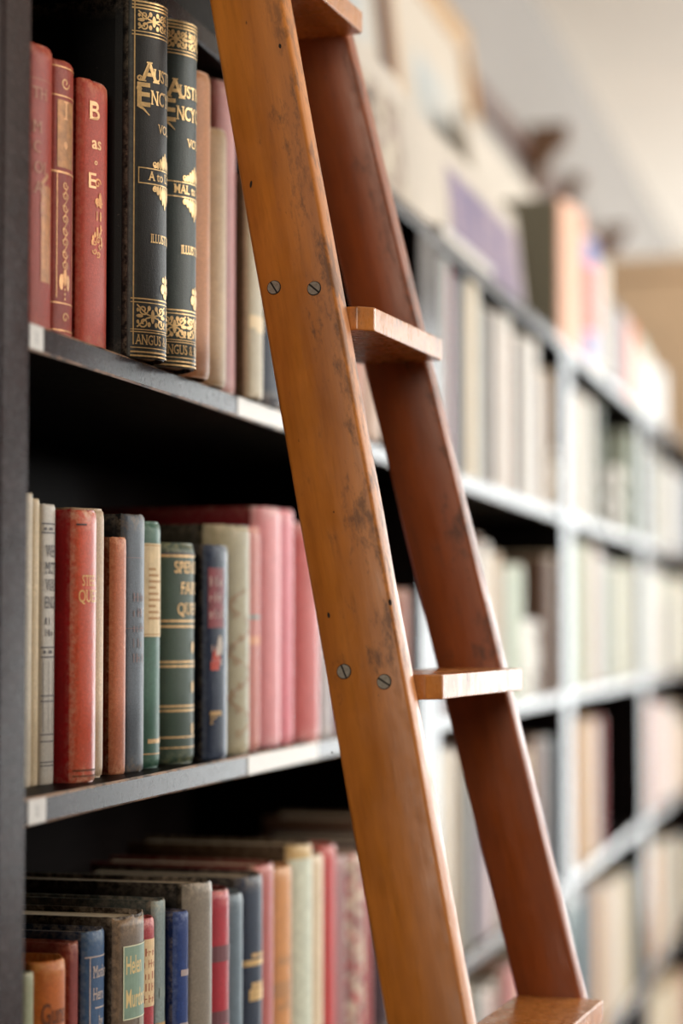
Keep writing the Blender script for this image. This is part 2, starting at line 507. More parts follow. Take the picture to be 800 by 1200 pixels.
TEXT_CACHE = {}
def text_2d(txt, bold=0., serif=True):
    """flat outline mesh of a word (height of a capital about 0.7), with slab serifs on the stems"""
    key = (txt, bold, serif)
    if key in TEXT_CACHE: return TEXT_CACHE[key]
    cu = bpy.data.curves.new('lettering', 'FONT'); cu.body = txt; cu.offset = bold; cu.resolution_u = 3
    ob = bpy.data.objects.new('lettering', cu)
    COL.objects.link(ob)
    bpy.context.view_layer.update()
    me = bpy.data.meshes.new_from_object(ob.evaluated_get(bpy.context.evaluated_depsgraph_get()))
    bpy.data.objects.remove(ob); bpy.data.curves.remove(cu)
    vs_ = [(v.co.x, v.co.y) for v in me.vertices]
    fs_ = [tuple(p.vertices) for p in me.polygons]
    if serif and vs_:
        cnt = {}
        for f in fs_:
            for a, b in zip(f, f[1:] + f[:1]):
                k = (min(a, b), max(a, b)); cnt[k] = cnt.get(k, 0) + 1
        ymax = max(v[1] for v in vs_)
        for (a, b), c in list(cnt.items()):
            if c != 1: continue
            (xa, ya), (xb, yb) = vs_[a], vs_[b]
            if abs(ya - yb) < .004 and .04 < abs(xa - xb) < .17:
                up = None
                if abs(ya) < .03 or ya < -.1: up = 1
                elif ya > .42: up = -1
                if up:
                    x0, x1 = min(xa, xb) - .075, max(xa, xb) + .075
                    n = len(vs_)
                    y1 = ya + up * .055
                    vs_ += [(x0, min(ya, y1)), (x1, min(ya, y1)), (x1, max(ya, y1)), (x0, max(ya, y1))]
                    fs_.append((n, n + 1, n + 2, n + 3))
    bpy.data.meshes.remove(me)
    TEXT_CACHE[key] = (vs_, fs_)
    return vs_, fs_

def strokes(d, a0, a1, z, size, seed):
    r = random.Random(seed); a = a0
    while a < a1:
        w = r.uniform(.10, .28) * size
        d.rect(a, a + w, z, z + size * r.choice((.7, 1, 1)), n=1)
        if r.random() < .5: d.rect(a, a + .45 * size, z + size * .44, z + size * .58, n=1)
        a += size * r.uniform(.5, .75)

class Deco:
    """flat stamped decoration collected as one mesh lying on a spine"""
    def __init__(s, sp): s.sp, s.v, s.f = sp, [], []
    def _map(s, pts, off): return [s.sp.pt(a, z, off) for a, z in pts]
    def rect(s, a0, a1, z0, z1, off=.00035, n=8):
        k = len(s.v)
        for i in range(n + 1):
            a = a0 + (a1 - a0) * i / n
            s.v += [s.sp.pt(a, z0, off), s.sp.pt(a, z1, off)]
        for i in range(n):
            q = k + 2 * i; s.f.append((q, q + 2, q + 3, q + 1))
        # thin rim so that the patch has an edge
        return s
    def band(s, z0, z1, off=.00035): return s.rect(0.0004, s.sp.len - .0004, z0, z1, off, 14)
    def line(s, pts, w, off=.00040, taper=False):
        k = len(s.v); n = len(pts)
        for i, (a, z) in enumerate(pts):
            a0, z0 = pts[max(0, i - 1)]; a1, z1 = pts[min(n - 1, i + 1)]
            dx, dz = a1 - a0, z1 - z0; l = math.hypot(dx, dz) or 1
            ww = w * (1 - .75 * i / max(1, n - 1)) if taper else w
            ox, oz = -dz / l * ww / 2, dx / l * ww / 2
            s.v += [s.sp.pt(a - ox, z - oz, off), s.sp.pt(a + ox, z + oz, off)]
        for i in range(n - 1):
            q = k + 2 * i; s.f.append((q, q + 2, q + 3, q + 1))
        return s
    def disc(s, a, z, ra, rz, off=.00040, n=10):
        k = len(s.v); s.v.append(s.sp.pt(a, z, off))
        for i in range(n):
            t = 2 * math.pi * i / n; s.v.append(s.sp.pt(a + ra * math.cos(t), z + rz * math.sin(t), off))
        for i in range(n): s.f.append((k, k + 1 + i, k + 1 + (i + 1) % n))
        return s
    def scroll(s, a, z, r, turn=1.3, dirn=1, start=0., w=.0011):
        pts = []
        for i in range(15):
            f = i / 14; ang = start + dirn * turn * 2 * math.pi * f; rr = r * (1 - .82 * f)
            pts.append((a + rr * math.cos(ang), z + rr * math.sin(ang)))
        return s.line(pts, w)
    def text(s, txt, a, z, size, align='c', bold=0., serif=True, off=.00045, sx=1., ):
        vs_, fs_ = text_2d(txt, bold, serif)
        if not vs_: return s
        xs = [x for x, y in vs_]; wdt = max(xs) - min(xs); x0 = min(xs)
        k = size / .7
        sh = {'c': -wdt / 2, 'l': 0, 'r': -wdt}[align] - x0
        n = len(s.v)
        s.v += [s.sp.pt(a + (x + sh) * k * sx, z + y * k, off) for x, y in vs_]
        s.f += [tuple(n + i for i in f) for f in fs_]
        return s
    def build(s, name, m, parent):
        if not s.v: return None
        me = bpy.data.meshes.new(name); me.from_pydata([tuple(v) for v in s.v], [], s.f)
        return link(name, me, m, parent)

def make_book(label, t, h, X, Y, Z, depth, b, p, cover, page=None, deco=None, group=None, ragged=.0006, seed=0, drop=.004, lean=0., spine=None):
    bk = thing('book', label, 'book', (X, Y, Z), 0, group)
    if lean: bk.rotation_euler = (lean, 0, 0)
    r = random.Random(seed)
    link('cover', cover_mesh(t, h, depth, b, p, ragged, r, spine is not None), [cover, spine] if spine else cover, bk)
    link('page_block', pages_mesh(t, h, depth, b, p, drop), page or paper(), bk)
    if deco:
        deco(bk, Spine(t, b, h, p), h)
    return bk

def solve_t(X, Y0, z, x1, bf, p):
    """thickness so that the rounded spine ends at pixel column x1"""
    lo, hi = .003, .16
    for _ in range(40):
        m = (lo + hi) / 2
        mx = max(proj((X + bf * m * max(0, math.sin(math.pi * i / 24)) ** p, Y0 + m * i / 24, z))[0] for i in range(25))
        if mx < x1: lo = m
        else: hi = m
    return lo
def solve_x(Y0, z, x0):
    """spine plane X so that the near edge shows at pixel column x0"""
    lo, hi = -.12, .02
    for _ in range(40):
        m = (lo + hi) / 2
        if proj((m, Y0, z))[0] < x0: lo = m
        else: hi = m
    return (lo + hi) / 2
LOG = []
def row(items, z, y0, ylimit, group, gap=.0009):
    y = y0 + .002
    for i, it in enumerate(items):
        b, p = it.get('b', .22), it.get('p', .75)
        ym = min(max(it.get('ym', (it['top'] + proj((0, y, z))[1]) / 2), 0), 1200)
        zm = on_x(it['x1'], ym, -.02).z
        y += it.get('gap', 0)
        if 'at' in it: y = max(y, on_x(it['at'], ym, it['X']).y)
        X = solve_x(y, zm, it['x0']) if 'x0' in it else it.get('X', -.03)
        X = max(-.10, min(.004, X))
        t = solve_t(X, y, zm, it['x1'], b, p)
        while t > .056 and b < .36 and 'tmax' not in it:
            b += .03; t = solve_t(X, y, zm, it['x1'], b, p)
        t = max(it.get('tmin', .007), min(it.get('tmax', .085), t))
        if y + t > ylimit: break
        px0 = proj((X, y, zm))[0]
        h = on_x(max(px0, it.get('xt', px0)), it['top'], X).z - z if 'h' not in it else it['h']
        h = max(.06, min(.33, h))
        dep = it.get('depth', min(.24, max(.12, h * .68)))
        dep = min(dep, CASE_D + X - .01)
        LOG.append((it['label'][:30], round(px0), it['x1'], 't%.3f X%.3f h%.3f y%.3f' % (t, X, h, y)))
        make_book(it['label'], t, h, X, y, z, dep, b * t, p, it['m'], it.get('page'), it.get('deco'), group, it.get('ragged', .0006), i * 13 + int(z * 100), it.get('drop', .004), spine=it.get('ms'))
        y += t + gap
    return y

# ---- decorations of the legible spines
def deco_encyclopaedia(vol):
    def f(bk, sp, h):
        L = sp.len; d = Deco(sp); c = L * .5
        d.rect(.0022, .0032, .010, h - .003)                       # upright gilt line along the joint
        for z in (h - .0018, h - .0045, h - .0070): d.band(z - .0013, z)
        d.band(h - .0262, h - .0254); d.band(h - .0290, h - .0280)
        for z in (.0010, .0040): d.band(z, z + .0013)
        d.band(.0075, .0083)
        d.band(.0196, .0204); d.band(.0215, .0222); d.band(.0425, .0433); d.band(.0452, .0462)
        # scrollwork panels at head and tail
        for (z0, z1) in ((h - .0250, h - .0085), (.0222, .0425)):
            zc = (z0 + z1) / 2; hh = (z1 - z0) / 2
            n = max(2, int(L / .026))
            for k in range(n):
                ac = .004 + (L - .008) * (k + .5) / n; ww = (L - .008) / n / 2
                for sx in (-1, 1):
                    for sz in (-1, 1):
                        d.scroll(ac + sx * ww * .55, zc + sz * hh * .48, hh * .42, 1.3, sx * sz, math.pi / 2 * (1 - sz) + (math.pi if sx > 0 else 0), .0012)
                        d.line([(ac, zc), (ac + sx * ww * .35, zc + sz * hh * .15), (ac + sx * ww * .9, zc + sz * hh * .85)], .0012)
                        d.disc(ac + sx * ww * .22, zc + sz * hh * .62, .0016, .0020)
                        d.disc(ac + sx * ww * .85, zc + sz * hh * .45, .0012, .0016)
                    d.disc(ac + sx * ww * .75, zc, .0030, .0014)
                d.disc(ac, zc, .0018, hh * .55)
        # title in large ornamental capitals
        d.text('A', .0060, h - .0640, .0150, 'l', .022, sx=1.00)
        d.text('USTRALIAN', .0190, h - .0632, .0098, 'l', .012, sx=.72)
        d.text('E', .0048, h - .0835, .0180, 'l', .022, sx=1.00)
        d.text('NCYCLOPÆDIA', .0165, h - .0815, .0110, 'l', .012, sx=.62)
        d.line([(.0052, h - .0832), (.0105, h - .0862), (.0155, h - .0905)], .0028, taper=True)
        d.scroll(.0068, h - .0625, .0024, 1.2, 1, 0, .0013)
        d.scroll(.0062, h - .0700, .0022, 1.2, -1, 0, .0012)
        d.scroll(.0085, h - .0750, .0020, 1.2, 1, 0, .0010)
        d.text('VOL. ' + vol[0], L * .49, h - .1030, .0070, 'c', .008, sx=.75)
        # boxed volume letters with leafy crest and drop
        zb = h - .1440
        for (a0, a1, z0, z1) in ((.006, L - .006, zb, zb + .0009), (.006, L - .006, zb + .0118, zb + .0127), (.006, .0069, zb, zb + .0127), (L - .0069, L - .006, zb, zb + .0127)):
            d.rect(a0, a1, z0, z1)
        d.text(vol[1], .0145, zb + .0032, .0070, 'l', .012, sx=.80)
        for sg, zz in ((1, zb + .0132), (-1, zb - .0006)):
            for k in range(-4, 5):
                hh = (.0130 - .0026 * abs(k)) * (1 if sg > 0 else 1.3)
                d.disc(c * .95 + k * .0030, zz + sg * hh * .5, .0016, hh * .55)
            for sx in (-1, 1): d.scroll(c * .95 + sx * .012, zz + sg * .003, .0028, 1.2, sx * sg, 0, .0011)
        d.text('ILLUSTRATED', L * .50, h - .1890, .0068, 'c', .012, sx=.60)
        # sprig above the tail panel
        d.disc(c, .0590, .0020, .0075); d.disc(c - .0042, .0550, .0026, .0040); d.disc(c + .0042, .0550, .0026, .0040); d.disc(c, .0500, .0036, .0026)
        d.disc(c - .0036, .0620, .0016, .0024); d.disc(c + .0036, .0620, .0016, .0024)
        d.text('ANGUS & ROBERTSON', .0040, .0105, .0075, 'l', .010, sx=.66)
        d.build('gilt_stamping', GOLD, bk)
    return f
def deco_red_faded(bk, sp, h):
    d = Deco(sp); L = sp.len
    d.band(h - .026, h - .0255)
    for k, (txt, a) in enumerate((('TH', .26), ('M', .20), ('C', .20), ('OL', .30), ('AN', .32), ('D', .36))):
        d.text(txt, L * a, h - .040 - k * .0145 - (.010 if k else 0), .0085, 'c')
    d.build('faded_lettering', flat('faded_gilt', (.42, .14, .055), .5), bk)
    d = Deco(sp); d.rect(L * .30, L * .62, .040, h * .52); d.line([(L * .30, h * .52), (L * .50, h * .56)], .003)
    d.build('rubbed_gilt_panel', flat('rubbed_gilt', (.42, .17, .05), .45, .1, mott=.35), bk)
def deco_red_ornate(bk, sp, h):
    d = Deco(sp); L = sp.len
    d.rect(L * .14, L * .60, h * .62, h - .030, .0003)
    d.build('gilt_title_panel', flat('dark_gilt', (.34, .15, .045), .5, .2, mott=.4), bk)
    d = Deco(sp)
    d.band(h - .0275, h - .0265); d.band(h - .006, h - .005); d.band(h * .60, h * .607); d.band(.030, .031); d.band(.010, .011)
    for f in (.14, .60): d.line([(L * f, .034), (L * f, h * .60)], .0007)
    for k in range(8):
        z = h * .56 - k * .0085
        d.scroll(L * .34, z, .0034, 1.2, 1 if k % 2 else -1, 0, .0009)
        d.line([(L * .34 + .0034, z), (L * .34, z - .0050), (L * .34 - .003, z - .0075)], .0008)
    for k in range(5): d.disc(L * .34, h * .56 - .070 - k * .0035, .0008, .0011)
    for sx in (-1, 0, 1): d.disc(L * .34 + sx * .004, .046 + (.004 if not sx else 0), .0022, .006)
    d.scroll(L * .36, .020, .004, 1.1, 1, 0, .0011); d.scroll(L * .32, h - .017, .005, 1.2, -1, 0, .001)
    d.text('I', L * .34, h * .79, .014, 'c'); d.disc(L * .34, h * .70, .0022, .003)
    d.build('gilt_scroll_pattern', flat('copper_gilt', (.60, .30, .12), .45, .3, mott=.3), bk)
def deco_red_title(bk, sp, h):
    d = Deco(sp); L = sp.len
    d.text('B', L * .16, h - .0300, .0140, 'l', .01, sx=1.1)
    d.text('as', L * .20, h - .0520, .0095, 'l', .015)
    d.text('o', L * .25, h - .0640, .0045, 'l', .01)
    d.text('E', L * .15, h - .0820, .0115, 'l', .01, sx=1.1)
    d.build('gilt_lettering', flat('pale_gilt', (.72, .42, .20), .45, .25), bk)
    d = Deco(sp); c = L * .32
    for k in range(7):
        ang = math.pi * k / 6
        d.disc(c + .0055 * math.cos(ang), h * .40 + .007 * math.sin(ang), .0012, .0022)
    for k in range(5): d.scroll(c + .0035 * math.cos(k * 1.26), h * .385 + .0055 * math.sin(k * 1.26), .0026, 1.1, 1, k, .0010)
    d.scroll(c, h * .62, .004, 1.2, 1, 0, .0012); d.scroll(c, h * .555, .0035, 1.2, -1, 0, .0014); d.disc(c + .003, h * .56, .002, .006)
    for k in range(3): strokes(d, L * .30, L * .46, h - .096 - k * .010, .0070, 50 + k)
    d.build('rubbed_gilt_flower', flat('rubbed_gilt_flower', (.66, .30, .10), .5, .2, mott=.3), bk)
def deco_mother(bk, sp, h):
    d = Deco(sp); L = sp.len
    for z in (h - .0150, h - .0215, h - .1050, h - .1120): d.band(z, z + .0011)
    d.rect(L * .28, L * .46, h - .0192, h - .0172); d.rect(L * .28, L * .46, h - .1090, h - .1065)
    d.disc(L * .14, h - .0182, .0012, .0014); d.disc(L * .14, h - .1078, .0012, .0014)
    for k, tx in enumerate(('WHEN', 'MOTHER', 'WAS IN', 'ENGLAND')):
        d.text(tx, L * .14, h - .0385 - k * .0125, .0088, 'l', 0, sx=.46)
    for k in range(2): strokes(d, L * .16, L * .44, h - .0880 - k * .0085, .0052, 20 + k)
    for f in (.10, .30, .50, .68, .84): d.line([(L * f, .038), (L * f, h - .115)], .0004)
    for z in (.060, .064, .036, .031, .016, .0135): d.band(z, z + .0009)
    d.build('printed_lettering', flat('grey_black_ink', (.11, .10, .11), .6), bk)
def deco_quest(bk, sp, h):
    d = Deco(sp); L = sp.len
    d.text('STEEL', L * .17, h - .0560, .0080, 'l', .004, sx=.55)
    d.text('QUEST', L * .10, h - .0680, .0092, 'l', .006, sx=.62)
    d.build('gilt_lettering', flat('orange_gilt', (.95, .58, .22), .45), bk)
    d = Deco(sp); d.rect(L * .05, L * .26, h - .0115, h - .0102); d.build('head_line', INK, bk)
    d = Deco(sp); d.band(.0085, .0098); d.band(.0045, .0056); d.build('tail_lines', BROWN_INK, bk)
def deco_slate(bk, sp, h):
    d = Deco(sp); L = sp.len
    d.band(h * .555, h * .5575); d.band(h * .83, h * .832)
    for k in range(5): strokes(d, L * .22, L * .5, h * .66 - k * .012, .0070, 40 + k)
    d.build('faded_lettering', flat('faded_red_print', (.16, .10, .10), .6), bk)
def deco_label_green(bk, sp, h):
    L = sp.len; d = Deco(sp); d.rect(.0008, L * .93, h - .094, h - .018, .0004, 12)
    o = d.build('paper_label', flat('old_label_paper', (.66, .52, .30), .6, mott=.15), bk)
    d = Deco(sp)
    for z in (h - .0200, h - .0925): d.rect(L * .08, L * .9, z, z + .0008, .0006)
    for k in range(9): d.rect(L * .30, L * (.42 + .2 * ((k * 7) % 3) / 3), h - .040 - k * .005, h - .038 - k * .005, .0006)
    d.build('label_print', flat('label_brown_print', (.40, .22, .08), .6), bk)
    d = Deco(sp); d.rect(L * .3, L * .8, .020, .0235); d.band(.011, .012); d.build('gilt_imprint', GOLD_DULL, bk)
def deco_spenser(bk, sp, h):
    d = Deco(sp); L = sp.len
    for f in (.935, .64, .615, .455, .435, .255, .235): d.band(h * f, h * f + .0018)
    d.band(.0215, .0230); d.band(.013, .0142)
    for k, tx in enumerate(('SPENSER', 'FAIRY', 'QUEEN')):
        d.text(tx, L * .47, h * .885 - .004 - k * .0175, .0098, 'c', .008, sx=.78)
    for f in (.525, .345, .155): d.disc(L * .50, h * f, .0028, .0052); 
    d.build('gilt_bands', GOLD_DULL, bk)
    d = Deco(sp); d.band(h * .945, h * .955); d.build('head_band', INK, bk)
def deco_navy_letters(bk, sp, h):
    L = sp.len
    d = Deco(sp); d.rect(L * .05, L * .40, h - .072, h - .020, .0003); d.build('red_panel', flat('dull_red_print', (.22, .035, .05), .5, mott=.4), bk)
    d = Deco(sp)
    for k in range(3): strokes(d, L * .08, L * .36, h - .036 - k * .014, .0085, k)
    strokes(d, L * .12, L * .36, h - .093, .006, 5); strokes(d, L * .10, L * .36, h - .105, .006, 6)
    d.build('printed_lettering', flat('pinkish_print', (.45, .30, .28), .5), bk)
    d = Deco(sp); d.disc(L * .22, h * .47, .0050, .0085); d.rect(L * .10, L * .28, h * .415, h * .455); d.build('red_emblem', flat('red_print', (.50, .055, .03), .5), bk)
    d = Deco(sp); d.disc(L * .30, h * .53, .0035, .0090); d.disc(L * .24, h * .50, .002, .004); d.build('white_emblem', flat('white_print', (.55, .48, .42), .5), bk)
    d = Deco(sp); d.rect(L * .09, L * .34, h * .205, h * .225); d.text('P', L * .09, h * .165, .010, 'l'); d.build('gilt_imprint', GOLD_DULL, bk)
def deco_vine(bk, sp, h):
    d = Deco(sp); L = sp.len
    pts = [(L * (.38 + .16 * math.sin(k * .8)), .02 + (h * .62) * k / 24) for k in range(25)]
    d.line(pts, .0030)
    for k in range(0, 24, 2): d.scroll(pts[k][0] + (.004 if k % 4 else -.004), pts[k][1], .0042, 1.2, 1 if k % 4 else -1, 0, .0016)
    d.build('stamped_vine', flat('brown_stamping', (.22, .13, .05), .5, mott=.3), bk)
def deco_patches(cols, seed, n=6, frac=(.08, .92), name='printed_patch'):
    def f(bk, sp, h):
        r = random.Random(seed); L = sp.len
        for k in range(n):
            d = Deco(sp); z = h * r.uniform(*frac); dz = h * r.uniform(.012, .06)
            a = r.uniform(.05, .3) * L; a1 = r.uniform(.5, .95) * L
            d.rect(a, a1, z, z + dz, .0003 + .00006 * k)
            d.build(name, cols[k % len(cols)], bk)
    return f
def deco_lines(cols, fr, th=.002):
    def f(bk, sp, h):
        d = Deco(sp)
        for q in fr: d.band(h * q, h * q + th)
        d.build('spine_bands', cols, bk)
    return f
def deco_helen(bk, sp, h):
    L = sp.len
    lab = flat('green_label_paper', S(105, 130, 112), .55, mott=.12)
    for n, (z0, z1, words, sz) in enumerate(((h - .077, h - .022, ('Helen', 'Murdoch'), .0135), (h - .150, h - .093, ('Alice Oct', 'Morton'), .0095))):
        d = Deco(sp); d.rect(L * .12, L * .90, z0, z1, .0004, 12); d.build('paper_label', lab, bk)
        d = Deco(sp)
        for q in (z0, z1 - .0008): d.rect(L * .12, L * .90, q, q + .0008, .0006)
        for q in (.12, .89): d.rect(L * q, L * q + .0008, z0, z1, .0006)
        d.build('label_border', flat('label_border_print', (.55, .55, .38), .55), bk)
        d = Deco(sp)
        for k, tx in enumerate(words): d.text(tx, L * .17, z1 - .0210 - k * .0250 * (1 if n == 0 else .62), sz, 'l', .012, serif=False, sx=.46)
        d.build('gilt_lettering', flat('label_gilt', (.55, .40, .17), .5, .2), bk)
    d = Deco(sp); d.rect(L * .45, L * .80, h - .093, h - .077, .0003); d.build('lighter_patch', flat('grey_brown_cloth', S(120, 105, 85), .5), bk)
def deco_orange(bk, sp, h):
    d = Deco(sp); L = sp.len
    d.text('Guns', L * .12, h - .0440, .0150, 'l', .01, serif=False, sx=.55)
    d.text('of the', L * .16, h - .0620, .0080, 'l', .005, serif=False, sx=.75)
    d.build('dark_lettering', BROWN_INK, bk)
def deco_blue_title(bk, sp, h):
    L = sp.len
    d = Deco(sp); d.line([(L * .13, .02), (L * .13, h - .018)], .0008); d.band(h - .019, h - .0182)
    d.rect(L * .13, L * .90, h - .0870, h - .0862)
    d.text('Mother', L * .20, h - .0340, .0088, 'l', 0, sx=.50); d.text('Hero', L * .20, h - .0500, .0088, 'l', 0, sx=.50)
    d.rect(L * .26, L * .6, h - .0565, h - .0555); d.text('by', L * .36, h - .0690, .0070, 'l', 0, sx=.7); d.text('"Author', L * .18, h - .0800, .0062, 'l', 0, sx=.50)
    d.build('gilt_lettering', flat('pale_rose_gilt', (.52, .42, .36), .5, .1), bk)
    d = Deco(sp); d.rect(L * .13, L * .90, h - .150, h - .0880, .0003); d.build('grey_panel', flat('grey_print', (.25, .24, .25), .5, mott=.3), bk)
    d = Deco(sp); d.text('V', L * .22, h - .1080, .0160, 'l', .02, sx=.9); d.build('panel_letter', CREAM_INK, bk)
def deco_red_cream(bk, sp, h):
    L = sp.len
    d = Deco(sp); d.rect(.0004, L * .95, h - .068, h - .016, .0003, 12); d.build('cream_panel', flat('cream_jacket', (.66, .48, .26), .5, mott=.15), bk)
    d = Deco(sp); d.rect(.0004, L * .95, h - .150, h - .083, .0003, 12); d.build('picture_panel', blotch((.50, .34, .20), (.05, .03, .03), (.55, .12, .08), 60), bk)
    d = Deco(sp)
    for k in range(5): strokes(d, L * .12, L * .6, h - .029 - k * .009, .006, 30 + k)
    d.build('red_lettering', flat('red_brown_print', (.35, .10, .04), .5), bk)

c_ = cloth
PINKBLUR = [flat('dusty_pink_print', (.42, .20, .19), .5), flat('cream_print', (.60, .52, .40), .5), flat('plum_print', (.16, .06, .07), .5)]

ROW_A = [  # in these rows most boards with a separate spine cloth are darkened as painted shade
    dict(label='dark red cloth book at the far left of the upper shelf, faded title', x1=60, at=31, top=48, X=-.030, b=.18, m=c_(S(160, 52, 34), S(190, 110, 80)), deco=deco_red_faded, xt=33, ragged=.002),
    dict(label='narrow red book with a gilt scroll pattern down its spine', x1=85, top=70, X=-.030, b=.20, m=c_(S(150, 48, 30), S(180, 95, 70)), deco=deco_red_ornate, xt=64, ragged=.001),
    dict(label='salmon red cloth book with large gilt B beside the black encyclopaedia', x0=92, x1=125, top=90, b=.22, m=c_(S(120, 40, 36), spec=.12), ms=c_(S(190, 74, 56), S(210, 135, 105)), deco=deco_red_title, ragged=.002),
    dict(label='tall black and gilt encyclopaedia volume marked A, left of its twin', x0=153, x1=195.5, top=-4, b=.24, p=.8, m=c_(S(16, 16, 17), spec=.12), ms=c_(S(34, 35, 35), S(70, 72, 66), rough=.42, mott=.15), deco=deco_encyclopaedia(('I', 'A to LYS')), ),
    dict(label='dark green gilt encyclopaedia volume marked MAL, right of its twin', x1=230, top=25, X=.000, b=.24, p=.8, m=c_(S(20, 26, 24), spec=.12), ms=c_(S(30, 44, 40), S(80, 92, 84), rough=.42, mott=.15), deco=deco_encyclopaedia(('II', 'MAL to Z')), xt=192),
    dict(label='narrow tan cloth book right after the green encyclopaedia volume', x1=246, top=103, X=-.012, b=.2, m=c_(S(200, 140, 95)), xt=230),
    dict(label='beige book with a plain rubbed spine on the upper shelf', x1=265, top=160, X=-.012, b=.18, m=c_(S(190, 160, 120)), xt=246),
    dict(label='tall dusty pink book rising behind the plain beige one', x1=275.5, top=97, X=-.014, b=.2, m=c_(S(170, 105, 100)), xt=255),
    dict(label='pale grey book with a yellowed patch, left of the ladder rail', x0=289, x1=308, top=202, b=.22, m=c_(S(90, 82, 62), spec=.12), ms=c_(S(175, 165, 140)), deco=deco_patches([flat('yellowed_patch', (.62, .48, .26), .5)], 5, 2, (.2, .35))),
    dict(label='short navy blue book half hidden by the ladder on the upper shelf', x1=331, top=372, X=-.020, b=.2, m=c_(S(25, 42, 66))),
    dict(label='mottled brown book hidden mostly behind the ladder on the upper shelf', x1=352, top=330, X=-.02, b=.2, m=c_(S(110, 80, 60))),
    dict(label='grey book hidden mostly behind the near ladder rail, upper shelf', x1=374, top=300, X=-.02, b=.2, m=c_(S(130, 125, 120))),
    dict(label='russet book on the upper shelf seen below the ladder tread', x1=398, top=360, X=-.02, b=.2, m=c_(S(150, 80, 50))),
    dict(label='orange brown book on the upper shelf between the ladder rails', x1=424, top=400, X=-.02, b=.2, m=c_(S(175, 100, 62))),
    dict(label='pale pinkish beige book between the ladder rails, upper shelf', x1=446, top=408, X=-.02, b=.2, m=c_(S(205, 175, 155))),
]
ROW_B = [
    dict(label='off-white book first on the middle shelf beside the dark upright', x1=37, at=27, top=577, X=-.040, b=.25, m=c_(S(205, 195, 175)), ragged=.002, xt=28),
    dict(label='thin cream book second on the middle shelf', x1=45, top=584, X=-.040, b=.25, m=c_(S(210, 190, 155)), xt=37, tmin=.006),
    dict(label='white book with black printed title and ruled lines on its spine', x1=63.5, top=590, X=-.038, b=.2, m=c_(S(205, 200, 190), mott=.1), deco=deco_mother, xt=46),
    dict(label='bright red book with an orange faded spine on the middle shelf', x0=85, x1=112, top=597, b=.26, m=c_(S(178, 10, 18), spec=.3), ms=c_(S(222, 92, 62), S(235, 190, 160), rough=.30, mott=.10), deco=deco_quest, ragged=.0015),
    dict(label='thin cream book squeezed right of the bright red one', x1=121, top=600, X=-.045, b=.2, m=c_(S(195, 165, 130)), xt=113, tmin=.007),
    dict(label='tan and rust brown book standing before the slate blue one', x0=131, x1=147, top=629, b=.30, m=c_(S(92, 32, 16), spec=.12), ms=c_(S(185, 110, 78), S(215, 160, 125))),
    dict(label='slate blue worn cloth book with a ragged top on the middle shelf', x0=144, x1=168.5, top=602, b=.2, m=c_(S(22, 26, 32), spec=.12), ms=c_(S(72, 82, 94), S(120, 105, 90)), deco=deco_slate, ragged=.002),
    dict(label='green book with a cream paper label on its spine', x1=187, top=613, X=-.040, b=.25, m=c_(S(38, 92, 72), S(100, 130, 110), rough=.4), deco=deco_label_green, xt=168),
    dict(label='dark green book with gilt bands and three-line gilt title, middle shelf', x1=227, top=637, X=-.040, b=.13, m=c_(S(44, 66, 52), S(120, 120, 90)), deco=deco_spenser, xt=189),
    dict(label='navy book with red and white emblem on its spine', x0=240, x1=266, top=638, b=.24, m=c_(S(12, 18, 32), spec=.12), ms=c_(S(28, 45, 72), S(80, 90, 110), rough=.4), deco=deco_navy_letters),
    dict(label='olive grey book with a stamped brown vine on its spine', x1=292, top=618, X=-.030, b=.24, m=c_(S(40, 38, 28), spec=.12), ms=c_(S(150, 142, 112)), deco=deco_vine, xt=268),
    dict(label='thin pink book right of the olive grey vine book', x1=304, top=620, X=-.032, b=.2, m=c_(S(190, 115, 105)), xt=292, deco=deco_patches([flat('orange_print', (.6, .25, .12), .5), flat('teal_print', (.12, .24, .22), .5)], 3, 2, (.4, .7))),
    dict(label='tall pale pink book with dark red boards on the middle shelf', x1=328, top=595, X=-.026, b=.3, m=c_(S(120, 16, 30), spec=.12), ms=c_(S(215, 140, 145), S(225, 190, 190), rough=.38), xt=305),
    dict(label='rose pink book touching the tall pale pink one', x1=343.5, top=598, X=-.024, b=.2, m=c_(S(205, 105, 118), rough=.38), xt=328),
    dict(label='rosy red book with a whitened spine beside the ladder rail', x1=374, top=613, X=-.022, b=.28, m=c_(S(200, 110, 110), S(230, 205, 200), rough=.36), xt=345),
    dict(label='pale grey book against the ladder rail, middle shelf', x1=388, top=640, X=-.022, b=.2, m=c_(S(180, 175, 178), rough=.4)),
    dict(label='deep plum book at the ladder rail edge, middle shelf', x1=399, top=650, X=-.022, b=.2, m=c_(S(95, 35, 50))),
    dict(label='grey green book hidden mostly behind the ladder, middle shelf', x1=420, top=660, X=-.022, b=.2, m=c_(S(110, 120, 105))),
    dict(label='dark brown book hidden mostly behind the ladder, middle shelf', x1=442, top=680, X=-.022, b=.2, m=c_(S(70, 45, 35))),
    dict(label='tan book hidden mostly behind the ladder, middle shelf', x1=463, top=688, X=-.022, b=.2, m=c_(S(170, 130, 95))),
    dict(label='rust brown book last on the middle shelf between the rails', x1=480, top=690, X=-.022, b=.2, m=c_(S(150, 85, 58))),
]
